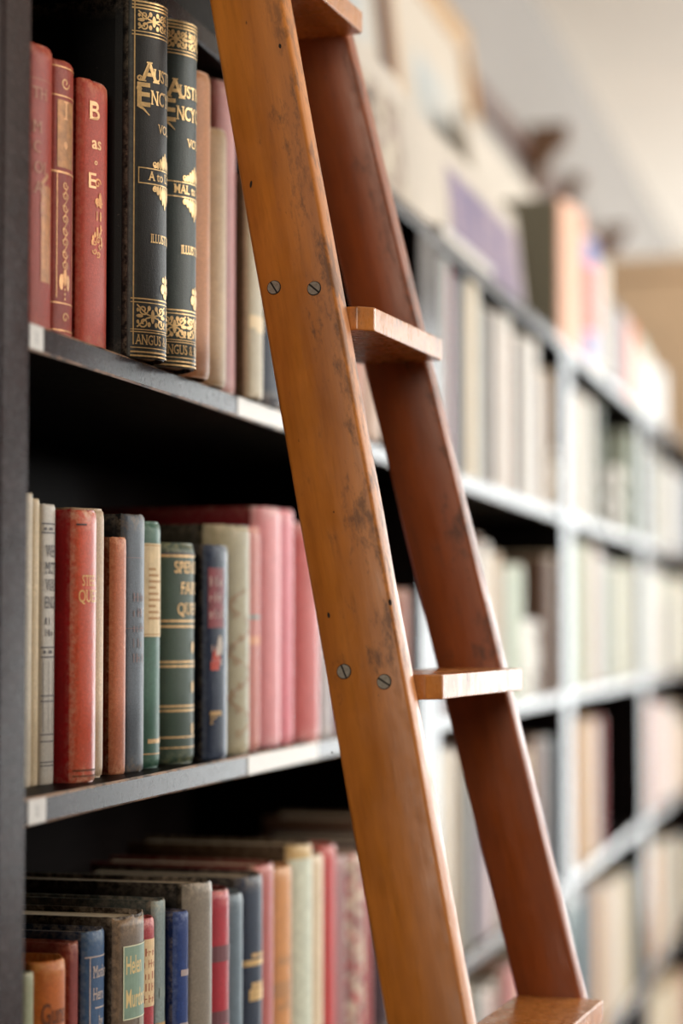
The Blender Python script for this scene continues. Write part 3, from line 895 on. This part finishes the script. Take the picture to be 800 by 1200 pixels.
ROW_C = [
    dict(label='pale green book first on the lower shelf beside the upright', x1=39, at=26, top=1141, X=-.030, b=.25, m=c_(S(165, 170, 140)), xt=27, ym=1180),
    dict(label='bright orange book with dark brown lettering on the lower shelf', x1=76, top=1128, X=-.030, b=.30, m=c_(S(205, 110, 42), S(225, 160, 90), rough=.45), deco=deco_orange, xt=40, ym=1180, drop=.008),
    dict(label='maroon book with a worn pinkish spine on the lower shelf', x1=91, top=1106, X=-.022, b=.2, m=c_(S(135, 55, 48), S(190, 130, 105)), xt=76, ym=1180, ragged=.002),
    dict(label='blue cloth book with pale stamped title on the lower shelf', x0=98, x1=121.5, top=1093, b=.22, m=c_(S(24, 44, 72), spec=.12), ms=c_(S(52, 84, 122), S(120, 135, 150)), deco=deco_blue_title, ym=1160),
    dict(label='brown book with two green paper labels on its spine, lower shelf', x0=134, x1=168, top=1076, b=.16, m=c_(S(40, 30, 22), spec=.12), ms=c_(S(98, 82, 66), S(170, 140, 110)), deco=deco_helen, ym=1160, ragged=.0035),
    dict(label='red and cream pictorial book tucked behind the book with green labels', x1=180, top=1074, X=-.010, b=.3, m=c_(S(165, 45, 55), S(210, 130, 120), rough=.4), deco=deco_red_cream, xt=168, ym=1160),
    dict(label='pale grey blue cloth book rising behind the red and cream one', x1=193, top=1056, X=-.006, b=.2, m=c_(S(60, 68, 66), spec=.12), ms=c_(S(128, 145, 145), S(165, 165, 150)), xt=180, ym=1150, deco=deco_patches([GOLD_DULL, flat('grey_green_print', (.20, .26, .25), .5)], 9, 5)),
    dict(label='royal blue book with a greyed, peeling spine on the lower shelf', x0=207, x1=220, top=1069, b=.3, m=c_(S(18, 32, 74), spec=.12), ms=c_(S(30, 58, 120), S(110, 125, 165)), ym=1150, deco=deco_patches([flat('mauve_grey_patch', (.36, .30, .30), .5), flat('grey_patch', (.40, .40, .40), .5)], 4, 3, (.5, .85))),
    dict(label='black book with a grey spine edge on the lower shelf', x0=233, x1=248, top=1036, b=.3, m=c_(S(26, 22, 19), spec=.12), ms=c_(S(130, 122, 110), S(170, 160, 145)), ym=1120),
    dict(label='crimson book with a dark pattern on the lower shelf', x1=268, top=1037, X=-.004, b=.22, m=c_(S(110, 14, 28), spec=.12), ms=c_(S(165, 32, 48), S(200, 110, 100), rough=.4), xt=249, ym=1120, deco=deco_patches([flat('dark_wine_print', (.12, .03, .04), .5), flat('pale_gilt_print', (.55, .45, .28), .5)], 11, 5, (.1, .75))),
    dict(label='slate blue book right of the crimson one on the lower shelf', x1=284, top=1043, X=-.006, b=.25, m=c_(S(105, 125, 138), S(150, 160, 165)), xt=268, ym=1120),
    dict(label='navy book with gilt patches on the lower shelf', x1=307, top=1025, X=-.002, b=.2, m=c_(S(18, 22, 30), spec=.12), ms=c_(S(38, 52, 74), S(130, 120, 110)), xt=286, ym=1110, deco=deco_patches([GOLD, GOLD_DULL], 21, 5, (.45, .85))),
    dict(label='faded red book right of the navy one on the lower shelf', x1=320, top=1011, X=-.004, b=.2, m=c_(S(110, 24, 26), spec=.12), ms=c_(S(170, 85, 80)), xt=307, ym=1100),
    dict(label='tan orange cloth book on the lower shelf', x1=341, top=1016, X=-.004, b=.2, m=c_(S(200, 140, 85)), xt=321, ym=1100, deco=deco_patches([flat('dull_orange_print', (.40, .20, .08), .5)], 8, 5, (.4, .7))),
    dict(label='beige book with a pale green lower spine on the lower shelf', x1=365, top=989, X=-.002, b=.2, m=c_(S(70, 52, 34), spec=.12), ms=c_(S(195, 165, 110)), xt=342, ym=1090, deco=deco_lines(flat('pale_green_jacket', (.52, .56, .46), .5, mott=.2), (.02,), .22)),
    dict(label='cream book on the lower shelf left of the red one', x1=378, top=999, X=-.004, b=.2, m=c_(S(215, 195, 165)), xt=365, ym=1090),
    dict(label='plain red book on the lower shelf close to the ladder', x1=393, top=991, X=-.002, b=.2, m=c_(S(180, 50, 48)), xt=378, ym=1090),
    dict(label='mauve book with a cream head on the lower shelf by the ladder', x1=404, top=1002, X=-.004, b=.2, m=c_(S(150, 105, 105)), xt=393, ym=1090),
    dict(label='mottled plum and cream patterned book on the lower shelf by the ladder', x1=427, top=1000, X=-.004, b=.2, m=blotch((.26, .13, .13), (.55, .45, .36), (.45, .08, .09), 70), xt=404, ym=1090),
    dict(label='dull red book touching the ladder rail on the lower shelf', x1=436, top=1010, X=-.006, b=.2, m=c_(S(150, 55, 55)), xt=427, ym=1090),
    dict(label='dark purple book behind the ladder rail, lower shelf', x1=456, top=990, X=-.006, b=.2, m=c_(S(60, 40, 50)), ym=1090),
    dict(label='grey book behind the ladder rail, lower shelf', x1=474, top=985, X=-.006, b=.2, m=c_(S(120, 120, 118)), ym=1090),
    dict(label='brown book last on the lower shelf behind the ladder', x1=490, top=960, X=-.006, b=.2, m=c_(S(95, 65, 48)), ym=1090),
]
row(ROW_A, Z_A, Y1, Y2a, 'books on the upper shelf of the near bookcase')
row(ROW_B, Z_B, Y1, Y2a, 'books on the middle shelf of the near bookcase')
row(ROW_C, Z_C, Y1, Y2a, 'books on the lower shelf of the near bookcase')

# ---- blurred books further along: (right edge pixel, top pixel, colour word, sRGB)
ORD = ['first', 'second', 'third', 'fourth', 'fifth', 'sixth', 'seventh', 'eighth', 'ninth', 'tenth', 'eleventh', 'twelfth', 'thirteenth', 'fourteenth', 'fifteenth', 'sixteenth', 'seventeenth', 'eighteenth', 'nineteenth', 'twentieth']
ORD += ['twenty-' + o for o in ORD[:9]] + ['thirtieth'] + ['thirty-' + o for o in ORD[:9]] + ['fortieth']
PAL = {'white': (222, 218, 210), 'cream': (212, 195, 165), 'grey': (165, 165, 162), 'pale green': (178, 188, 170), 'red': (150, 42, 48), 'navy': (45, 60, 85), 'lilac grey': (170, 162, 172), 'tan': (190, 150, 105),
       'brown': (110, 78, 58), 'dark green': (62, 78, 66), 'pink': (205, 140, 140), 'blue grey': (130, 142, 152), 'teal': (30, 95, 95), 'beige': (200, 178, 150), 'black': (40, 38, 40), 'orange': (195, 95, 45), 'pale pink': (220, 190, 185), 'yellow': (205, 160, 70)}
def far_row(spec, z, bay, rowname, X=-.02):
    """fills a shelf from left to right; every entry is (end of the stretch, top, colour[, setback])"""
    y0, ylim, _ = BAYS[bay]
    where = {2: 'bookcase right of the ladder', 3: 'third bookcase', 4: 'farthest bookcase'}[bay]
    r2 = random.Random(bay * 100 + int(z * 50))
    y = y0 + .003; k = 0
    alt = ['grey', 'brown', 'beige', 'navy', 'tan', 'dark green', 'lilac grey', 'red', 'cream', 'white']
    for i, (x1, top, col, *ex) in enumerate(spec):
        ym = min(1190, max(10, (top + proj((0, y0 + .5, z))[1]) / 2))
        if col is None:
            y = on_x(x1, ym, -.02).y; continue
        ye = min(on_x(x1, ym, -.02).y, ylim - .003)
        hh = on_x(x1, top, -.02).z - z
        n = max(1, round((ye - y) / .047))
        if ye - y < .012: continue
        ws = [r2.uniform(.7, 1.3) for _ in range(n)]; sw = sum(ws)
        for j in range(n):
            t = (ye - y) * ws[j] / sum(ws[j:])
            c = col if j == 0 or r2.random() < .68 else r2.choice(alt)
            g = r2.uniform(.90, 1.04)
            XX = (ex[0] if ex else X) + r2.uniform(-.008, .008)
            h = max(.10, min(.33, hh * r2.uniform(.93, 1.01)))
            dep = min(.20, h * .7, CASE_D + XX - .012)
            make_book('%s blurred book, %s from left, %s, %s' % (c, ORD[k], rowname, where), t - .0008, h, XX, y, z, dep, .20 * t, .75,
                      c_(tuple(round(v, 3) for v in S(*[min(250, q * g) for q in PAL[c]])), rough=.5), None, None, 'blurred books on the %s of the %s' % (rowname, where), .0006, k * 7 + bay)
            y += t; k += 1
UP, MID, LOW, BOT = 'upper shelf', 'middle shelf', 'lower shelf', 'bottom shelf'
far_row([(516, 270, 'lilac grey'), (520, 280, 'black'), (527, 285, 'red'), (533, 300, 'lilac grey'), (537, 296, 'navy'), (542, 304, 'grey'), (549, 318, 'cream'), (556, 322, 'white'), (561, 345, 'dark green'), (567, 352, 'grey'), (573, 358, 'white'), (577, 366, 'brown'),
         (583, 362, 'white'), (588, 372, 'orange'), (594, 376, 'white'), (600, 380, 'pale pink'), (605, 388, 'grey'), (612, 394, 'white'), (618, 398, 'brown'), (626, 404, 'white'), (632, 428, 'navy'), (645, 438, 'lilac grey')], Z_A, 2, UP)
far_row([(528, 600, 'grey'), (545, 610, 'cream'), (558, 628, 'brown'), (569, 636, 'white'), (580, 646, 'beige'), (590, 655, 'tan'), (611, 660, 'pale green'), (636, 700, None), (644, 650, 'brown'), (655, 642, 'cream')], Z_B, 2, MID)
far_row([(524, 872, 'cream'), (534, 878, 'beige'), (539, 880, 'dark green'), (545, 880, 'grey'), (551, 884, 'black'), (557, 876, 'navy'), (566, 870, 'lilac grey'), (576, 868, 'pale pink'), (588, 868, 'grey'), (600, 868, 'brown'), (615, 866, 'tan'), (628, 862, 'brown'), (640, 870, 'tan'), (650, 850, 'blue grey')], Z_C, 2, LOW)
far_row([(540, 1140, 'cream'), (552, 1150, 'beige'), (562, 1142, 'grey'), (574, 1136, 'pale pink'), (586, 1130, 'brown'), (598, 1125, 'pink'), (612, 1120, 'cream'), (626, 1100, 'grey'), (642, 1090, 'beige'), (656, 1080, 'pale pink')], Z_D, 2, BOT)
far_row([(690, 470, 'white'), (700, 478, 'white'), (706, 482, 'pale pink', -.09), (712, 492, 'brown', -.09), (722, 500, 'grey', -.09), (733, 505, 'lilac grey', -.09), (741, 508, 'pale green'), (750, 512, 'white')], Z_A, 3, UP)
far_row([(693, 640, 'pale green'), (704, 642, 'white'), (710, 655, 'grey'), (722, 660, 'pale green'), (734, 662, 'white'), (746, 662, 'pale green'), (751, 665, 'tan')], Z_B, 3, MID)
far_row([(688, 838, 'tan'), (694, 836, 'white'), (700, 840, 'cream')], Z_C, 3, LOW)
far_row([(694, 1030, 'teal'), (702, 1035, 'tan'), (712, 1028, 'cream'), (724, 1022, 'white'), (735, 1018, 'cream'), (743, 1010, 'blue grey'), (750, 1006, 'blue grey')], Z_D, 3, BOT)
far_row([(772, 530, 'grey'), (779, 545, 'white'), (786, 548, 'grey'), (792, 552, 'lilac grey'), (799, 556, 'white'), (807, 560, 'blue grey'), (815, 560, 'white')], Z_A, 4, UP)
far_row([(771, 665, 'white'), (776, 700, 'brown'), (790, 675, 'pale green'), (800, 678, 'white'), (812, 680, 'cream')], Z_B, 4, MID)
far_row([(770, 815, 'pink'), (777, 818, 'pale pink'), (788, 822, 'white'), (796, 845, 'red'), (808, 840, 'beige')], Z_C, 4, LOW)
far_row([(771, 985, 'tan'), (781, 980, 'beige'), (792, 978, 'beige'), (802, 976, 'brown'), (814, 980, 'cream')], Z_D, 4, BOT)
far_row([(779, 1140, 'cream'), (793, 1135, 'cream'), (806, 1130, 'beige')], .30, 4, 'lowest shelf')

# ---- piles of white booklets lying flat
def pile(px, y_extra, X, z, n, size, label, group, cols, seed=1, th=(.006, .012)):
    r = random.Random(seed); yc = on_x(px, 700, X).y
    zz = z
    for k in range(n):
        t = r.uniform(*th); w, d = size[0] * r.uniform(.9, 1.05), size[1] * r.uniform(.92, 1.05)
        bk = thing('booklet', label % ORD[k], 'booklet', (X + r.uniform(-.008, .0), yc + r.uniform(-.006, .006), zz), r.uniform(-.06, .06), group)
        m = flat('white_booklet_paper', S(*cols[k % len(cols)]), .45, mott=.04)
        box_obj('lower_cover', (-d, -w / 2, 0), (0, w / 2, .0008), m, bk)
        box_obj('upper_cover', (-d, -w / 2, t - .0008), (0, w / 2, t), m, bk)
        box_obj('page_block', (-d + .002, -w / 2 + .002, .0009), (-.001, w / 2 - .002, t - .0009), paper((.70, .66, .60)), bk)
        zz += t + .0003

WH = [(235, 232, 226), (225, 225, 224), (238, 234, 230), (214, 212, 210)]
pile(651, 0, -.006, Z_A, 9, (.085, .15), 'white booklet in the pile ending the upper shelf right of ladder, %s up', 'pile of white booklets on the upper shelf', WH, 2, (.008, .014))
pile(623.5, 0, -.004, Z_B, 12, (.15, .140), 'white booklet in the wide pile right of the ladder tread, %s up', 'wide pile of white booklets on the middle shelf', WH, 4, (.007, .013))

# ------------------------------------------------------------------ small white bust on the third bookcase
t = thing('bust', 'small white plaster bust standing before the books, third bookcase', 'figurine', (-.026, on_x(720, 580, -.02).y, Z_A))
PLASTER_W = flat('white_plaster', (.86, .85, .82), .4, mott=.03)
bm = bmesh.new(); lathe(bm, [(.024, 0), (.024, .008), (.016, .014), (.012, .030), (.015, .036)], 20); from_bm('pedestal', bm, PLASTER_W, t)
bm = bmesh.new(); lathe(bm, [(.016, .0365), (.030, .046), (.034, .058), (.030, .070), (.014, .078), (.0105, .084), (.0115, .090)], 20)
for v in bm.verts: v.co.x *= .72
from_bm('shoulders', bm, PLASTER_W, t)
bm = bmesh.new(); lathe(bm, [(.009, .0902), (.018, .096), (.0235, .106), (.025, .117), (.0235, .128), (.018, .137), (.008, .142)], 20)
from_bm('head', bm, PLASTER_W, t)
bm = bmesh.new(); lathe(bm, [(.0012, -.006), (.0042, -.004), (.0046, 0), (.003, .005), (.001, .009)], 10, c=(.0245, 0, .115)); from_bm('nose', bm, PLASTER_W, t)

# ------------------------------------------------------------------ things standing on top of the bookcases
def leaning_panel(name, label, cat, px0, px1, X, h, lean, thick, m, frame=None, fw=.05, inner=None, yref=100):
    """flat thing leaning back towards the wall: local y along the wall, z up, front faces the room"""
    ya, yb = on_x(px0, yref, X).y, on_x(px1, yref, X).y
    W = yb - ya
    t = thing(name, label, cat, (X, ya, Z_TOP + thick * math.sin(lean)))
    t.rotation_euler = (0, -lean, 0)
    if frame:
        for (a, b2, c, d) in ((0, W, 0, fw), (0, W, h - fw, h), (0, fw, fw, h - fw), (W - fw, W, fw, h - fw)):
            box_obj('frame_bar', (-thick, a, c), (0, b2, d), frame, t, .004)
        box_obj('backing', (-thick * .8, fw, fw), (-thick * .45, W - fw, h - fw), m, t)
        if inner:
            box_obj('picture', (-thick * .45, W * .24, h * .24), (-thick * .40, W * .76, h * .76), inner, t)
    else:
        box_obj('board', (-thick, 0, 0), (0, W, h), m, t, .0015)
        if inner:
            for (f0, f1, g0, g1, im, nm) in inner:
                box_obj(nm, (0, W * f0, h * g0), (.0008, W * f1, h * g1), im, t)
    return t
MATBOARD = flat('cream_mat_board', (.50, .44, .37), .8, spec=.15, mott=.05, scale=8)
WHITEBOARD = flat('white_card', (.50, .45, .39), .85, spec=.15, mott=.10, scale=12)
DARKFRAME = flat('dark_brown_frame_wood', (.085, .026, .014), .45, mott=.3, scale=30)
GOLDFRAME = flat('golden_oak_frame', (.46, .25, .075), .42, .1, mott=.2, scale=40)
PICT = blotch((.42, .43, .42), (.52, .48, .42), (.34, .36, .36), 7, .85)
LILAC = blotch((.22, .18, .25), (.30, .24, .29), (.13, .12, .24), 12, .85)
NEWS = blotch((.50, .44, .36), (.34, .28, .24), (.20, .16, .12), 22, .85)
leaning_panel('framed_picture', 'dark brown framed pale picture standing above the ladder tread', 'picture', 395, 495, -.215, .80, .10, .03, MATBOARD, DARKFRAME, .06, PICT)
leaning_panel('framed_picture', 'golden oak framed pale picture leaning against the grey wall', 'picture', 500, 599, -.215, .775, .12, .03, MATBOARD, GOLDFRAME, .05, PICT)
leaning_panel('print_board', 'pale card print with grey lettering leaning above the black bookcase', 'print', 400, 486, -.030, .200, .10, .006, WHITEBOARD, inner=[(.06, .93, .10, .80, NEWS, 'printed_picture'), (.08, .55, .62, .70, flat('grey_lettering_band', (.16, .14, .11), .6, mott=.5, scale=120), 'lettering_band')])
leaning_panel('print_board', 'long white card with a lilac picture on top of the bookcase', 'print', 487, 616, -.036, .195, .10, .006, WHITEBOARD, inner=[(.30, .97, .12, .80, LILAC, 'lilac_picture')])
leaning_panel('canvas', 'blank white canvas leaning behind the grey green book', 'canvas', 590, 672, -.150, .50, .16, .02, WHITEBOARD)
t = thing('storage_box', 'black storage box on top of the near bookcase, behind the ladder top', 'box', (-.012, Y1 + .05, Z_TOP))
box_obj('body', (-.26, 0, 0), (0, .62, .24), BLACK, t, .004)
box_obj('lid', (-.264, -.004, .241), (.004, .624, .275), BLACK, t, .004)
# flat white book on the front edge of the top board
ya = on_x(512, 250, -.01).y; yb = on_x(572, 300, -.01).y
t = thing('flat_book', 'white flat book lying on the front edge of the bookcase top', 'book', (-.002, ya, Z_TOP))
mw = flat('white_cover', (.80, .79, .77), .4, mott=.04)
box_obj('lower_cover', (-.030, 0, 0), (0, yb - ya, .002), mw, t); box_obj('upper_cover', (-.030, 0, .016), (0, yb - ya, .018), mw, t)
box_obj('page_block', (-.029, .003, .0022), (-.002, yb - ya - .003, .0158), paper((.74, .70, .64)), t)
def red_blue(bk, sp, h):
    for z0, z1, m in ((.25, .76, flat('coral_red_jacket', (.78, .05, .04), .5)), (.76, .96, flat('blue_jacket', (.10, .13, .38), .45)), (.05, .26, flat('blue_jacket', (.10, .13, .38), .45))):
        d = Deco(sp); d.band(h * z0, h * z1); d.build('jacket_band', m, bk)
TOPROW = [
    dict(label='tall peach book with grey green boards on top of the bookcases', x1=664, top=232, X=-.016, depth=.105, b=.15, m=c_(S(120, 118, 104), spec=.12), ms=c_(S(235, 180, 150)), tmax=.15),
    dict(label='peach book second in the row on top of the bookcases', x1=673, top=236, X=-.016, depth=.105, b=.15, m=c_(S(232, 178, 148)), tmax=.15),
    dict(label='peach book third in the row on top of the bookcases', x1=684, top=242, X=-.016, depth=.105, b=.15, m=c_(S(226, 165, 138)), tmax=.15),
    dict(label='coral red and blue jacketed book on top of the bookcases', x1=704, top=272, X=-.016, depth=.105, b=.15, m=c_(S(215, 190, 180)), deco=red_blue, tmax=.2),
    dict(label='pale cream book right of the red and blue one on top', x1=718, top=300, X=-.016, depth=.105, b=.15, m=c_(S(222, 212, 198)), tmax=.2),
    dict(label='dark navy book standing on top of the third bookcase', x1=730, top=348, X=-.016, b=.15, m=c_(S(48, 52, 66)), tmax=.2),
    dict(label='lilac grey book standing on top of the third bookcase', x1=742, top=362, X=-.016, b=.15, m=c_(S(188, 172, 172)), tmax=.2),
    dict(label='orange book standing on top of the far bookcases', x1=763, top=376, X=-.016, b=.15, m=c_(S(200, 92, 45)), tmax=.3),
    dict(label='pale green book right of the orange one on top', x1=775, top=392, X=-.016, b=.15, m=c_(S(200, 205, 190)), tmax=.3),
    dict(label='white book second right of the orange one on top', x1=785, top=410, X=-.016, b=.15, m=c_(S(225, 222, 215)), tmax=.3),
    dict(label='blue grey book near the right edge on top of the bookcases', x1=793, top=425, X=-.016, b=.15, m=c_(S(165, 175, 180)), tmax=.3),
    dict(label='white book at the right edge on top of the bookcases', x1=803, top=430, X=-.016, b=.15, m=c_(S(225, 220, 215)), tmax=.3),
]
row(TOPROW, Z_TOP, on_x(655, 320, -.016).y, Y5a, 'books standing on top of the bookcases')
# ------------------------------------------------------------------ dark picture rail with brackets, high on the wall
struct(box_obj('trim_1', (ROOM_X0, ROOM_Y0, 2.705), (ROOM_X0 + .022, ROOM_Y1, 2.76), DARKFRAME, None, .006))
for k, yy in enumerate((5.42, 6.05, 6.85)):
    bm = bmesh.new()
    sz = (1., .55, .85)[k]
    prof = [(x * sz, (z - .185) * sz) for x, z in [(0, 0), (.03, .01), (.045, .05), (.05, .09), (.075, .115), (.10, .14), (.105, .185), (0, .185)]]
    a = [bm.verts.new((x, 0, z)) for x, z in prof]; b2 = [bm.verts.new((x, .055, z)) for x, z in prof]
    bm.faces.new(a); bm.faces.new(b2[::-1])
    for i in range(len(prof)): bm.faces.new((a[i], b2[i], b2[(i + 1) % len(prof)], a[(i + 1) % len(prof)]))
    bmesh.ops.recalc_face_normals(bm, faces=bm.faces)
    o = from_bm('wall_bracket', bm, flat('brown_bracket_wood', (.13, .062, .028), .5, mott=.3, scale=30))
    o.location = (ROOM_X0 + .0225, yy, 2.80)
    tag(o, '%s dark brown carved bracket high on the grey wall' % ('nearest', 'middle', 'farthest')[k], 'bracket', 'carved wall brackets')
# ------------------------------------------------------------------ tan cupboard closing the row
t = thing('cupboard', 'tall tan wooden cupboard beyond the last bookcase at right', 'cupboard', (ROOM_X0 + .001, Y5a + .07, 0))
TAN = flat('tan_cupboard_wood', (.62, .44, .28), .5, mott=.1, scale=5)
box_obj('body', (0, 0, 0), (.50, .60, 2.56), TAN, t, .004)
box_obj('cornice', (0, -.025, 2.56), (.53, .625, 2.62), TAN, t, .008)
for k in range(2):
    d = box_obj('door', (.50, .012 + k * .29, .08), (.520, .298 + k * .29, 2.50), TAN, t, .003)
    yk = .275 if k == 0 else .325
    box_obj('handle', (.520, yk - .006, 1.1), (.540, yk + .006, 1.22), flat('brass_handle', (.6, .42, .16), .3, .9), d, .003)

print('Z', Z_A, Z_B, Z_C, Z_D, Z_TOP, 'Y', Y1, Y2a, Y2b, Y3a, Y3b, Y4a, Y5a)

# ------------------------------------------------------------------ the ladder
BETA = math.radians(3.98)
TL, SPLAY = .22, .105               # lean towards the bookcase, outward splay of each rail (run per rise)
LEAN = math.atan(TL)
P0 = at_depth(347.5, 600, 1.60)
nvec = Vector((math.cos(BETA), -math.sin(BETA), 0)); wvec = Vector((math.sin(BETA), math.cos(BETA), 0))
base = P0 + nvec * (P0.z * TL) - wvec * (P0.z * SPLAY); base.z = 0
OUT0 = .2600 + 2 * SPLAY * P0.z      # outer face of near rail to inner face of far rail, at the floor
RAIL_W, RAIL_T = .0605, .0245
TREAD_W, FAR_W, SET = .0588, .0560, .0040
RAIL_LEN = 2.17 * math.sqrt(1 + TL * TL + SPLAY * SPLAY)
def rail_matrix(y0, sy):
    z = Vector((-TL, sy * SPLAY, 1)).normalized(); y = Vector((0, 1, 0)); y = (y - z * y.dot(z)).normalized(); x = y.cross(z)
    m = Matrix((x, y, z)).transposed().to_4x4(); m.translation = (0, y0, 0)
    return m
ladder = thing('ladder', 'orange varnished wooden library ladder leaning against the near bookcase', 'ladder', base, -BETA)
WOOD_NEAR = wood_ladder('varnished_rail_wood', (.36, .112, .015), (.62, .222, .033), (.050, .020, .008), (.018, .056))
WOOD_FAR = wood_ladder('shade_darkened_rail_wood', (.19, .042, .008), (.33, .080, .014), (.03, .012, .006), (.018, .056))  # darker red copy of the rail wood, painting in the far rail's shade
WOOD_TREAD = wood_ladder('varnished_tread_wood', (.34, .115, .024), (.55, .21, .05), (.05, .02, .01), (.05, .12), 'y', .24)
STEEL = flat('dull_steel_screw', (.42, .38, .33), .38, .9, mott=.3, scale=400)
HOLE = flat('dark_nail_hole', (.01, .006, .004), .8)
rails = []
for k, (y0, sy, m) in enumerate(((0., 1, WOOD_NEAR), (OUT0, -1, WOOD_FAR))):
    bm = bmesh.new()
    N = 40; r = random.Random(3 + k)
    # long board with slightly worn, uneven arrises
    rings = []
    c = .0036; RW = (RAIL_W, FAR_W)[k]
    prof = [(c, 0), (RW - c, 0), (RW - c * .35, c * .25), (RW, c), (RW, RAIL_T - c), (RW - c * .35, RAIL_T - c * .25), (RW - c, RAIL_T), (c, RAIL_T), (c * .35, RAIL_T - c * .25), (0, RAIL_T - c), (0, c), (c * .35, c * .25)]
    for i in range(N + 1):
        z = RAIL_LEN * i / N
        rings.append([bm.verts.new((x + r.uniform(-1, 1) * .00035, y, z)) for x, y in prof])
    n = len(prof)
    for a, b2 in zip(rings, rings[1:]):
        for i in range(n):
            f = bm.faces.new((a[i], a[(i + 1) % n], b2[(i + 1) % n], b2[i])); f.smooth = True
    bm.faces.new(rings[0][::-1]); bm.faces.new(rings[-1])
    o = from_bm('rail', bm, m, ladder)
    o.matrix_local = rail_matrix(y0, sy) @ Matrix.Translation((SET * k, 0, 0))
    rails.append(o)
# treads
def z_of(px, py, d): return at_depth(px, py, d).z
Z3 = z_of(500, 806, 1.56)
Z2 = z_of(413, 360, 1.58)
STEP = Z2 - Z3
print('ladder', base, 'Z3', Z3, 'Z2', Z2, 'step', STEP)
zt = Z3
while zt - STEP > .12: zt -= STEP
T_TH = .0185
while zt < 2.12:
    xb = -zt * TL; xf = xb + TREAD_W / math.cos(LEAN)
    F_ = xf + .0185; ch = .0105
    ya, yb = RAIL_T + SPLAY * zt, OUT0 - SPLAY * zt
    poly = [(xb + .003, ya), (F_ - ch, ya), (F_, ya + ch), (F_, yb - ch * .3), (F_ - ch * .3, yb), (xb + .003, yb)]
    bm = bmesh.new(); fs = prism(bm, [(x - xb, y) for x, y in poly], zt - T_TH / 2, zt + T_TH / 2)
    bevel_all(bm, .0012, 2)
    o = from_bm('tread', bm, WOOD_TREAD, ladder)
    o.location.x = xb
    zt += STEP
# slotted screws through the near rail, with grime ring
def rail_local(px, py):
    """pixel on the outer face of the near rail -> rail space"""
    Mw = Matrix.Translation(base) @ Matrix.Rotation(-BETA, 4, 'Z') @ rail_matrix(0, 1)
    inv = Mw.inverted(); o = inv @ CAM; d = inv.to_3x3() @ ray(px, py)
    k = -o.y / d.y
    return o + d * k
def screw(px, py, slot_ang):
    p = rail_local(px, py)
    bm = bmesh.new(); R_ = .0050
    seg = 24
    def disc(rad, y, m, z0=-9, z1=9):
        pts = []
        for i in range(seg):
            a = 2 * math.pi * i / seg; pts.append((rad * math.cos(a), rad * math.sin(a)))
        pts = [(x, min(max(z, z0), z1)) for x, z in pts]
        vb = [bm.verts.new((x, y, z)) for x, z in pts]; vb2 = [bm.verts.new((x, .001, z)) for x, z in pts]
        f = bm.faces.new(vb); f.material_index = m
        for i in range(seg):
            q = bm.faces.new((vb[i], vb2[i], vb2[(i + 1) % seg], vb[(i + 1) % seg])); q.material_index = m
    disc(R_ * 1.14, -.0002, 1)
    disc(R_, -.0004, 1)
    disc(R_, -.0009, 0, .0007, 9); disc(R_, -.0009, 0, -9, -.0007)
    bmesh.ops.recalc_face_normals(bm, faces=bm.faces)
    o = from_bm('screw', bm, [STEEL, HOLE], rails[0])
    o.location = (p.x, 0, p.z); o.rotation_euler = (0, slot_ang, 0)
for px, py, a in ((321, 337, 1.2), (368, 338, .9), (403, 787, 1.35), (450, 799, .75)): screw(px, py, a)
def nail_hole(px, py, ra, rz, ang=0):
    p = rail_local(px, py)
    bm = bmesh.new(); vb = [bm.verts.new((ra * math.cos(t), -.00015, rz * math.sin(t))) for t in [2 * math.pi * i / 14 for i in range(14)]]
    bm.faces.new(vb)
    o = from_bm('nail_hole', bm, HOLE, rails[0]); o.location = (p.x, 0, p.z); o.rotation_euler = (0, ang, 0)
for a in ((385, 721, .0011, .0022), (457, 706, .0012, .0024), (391, 600, .0005, .0008), (389, 882, .0006, .0009), (328, 54, .0012, .0020), (294, 216, .0010, .0030, .3)): nail_hole(*a)
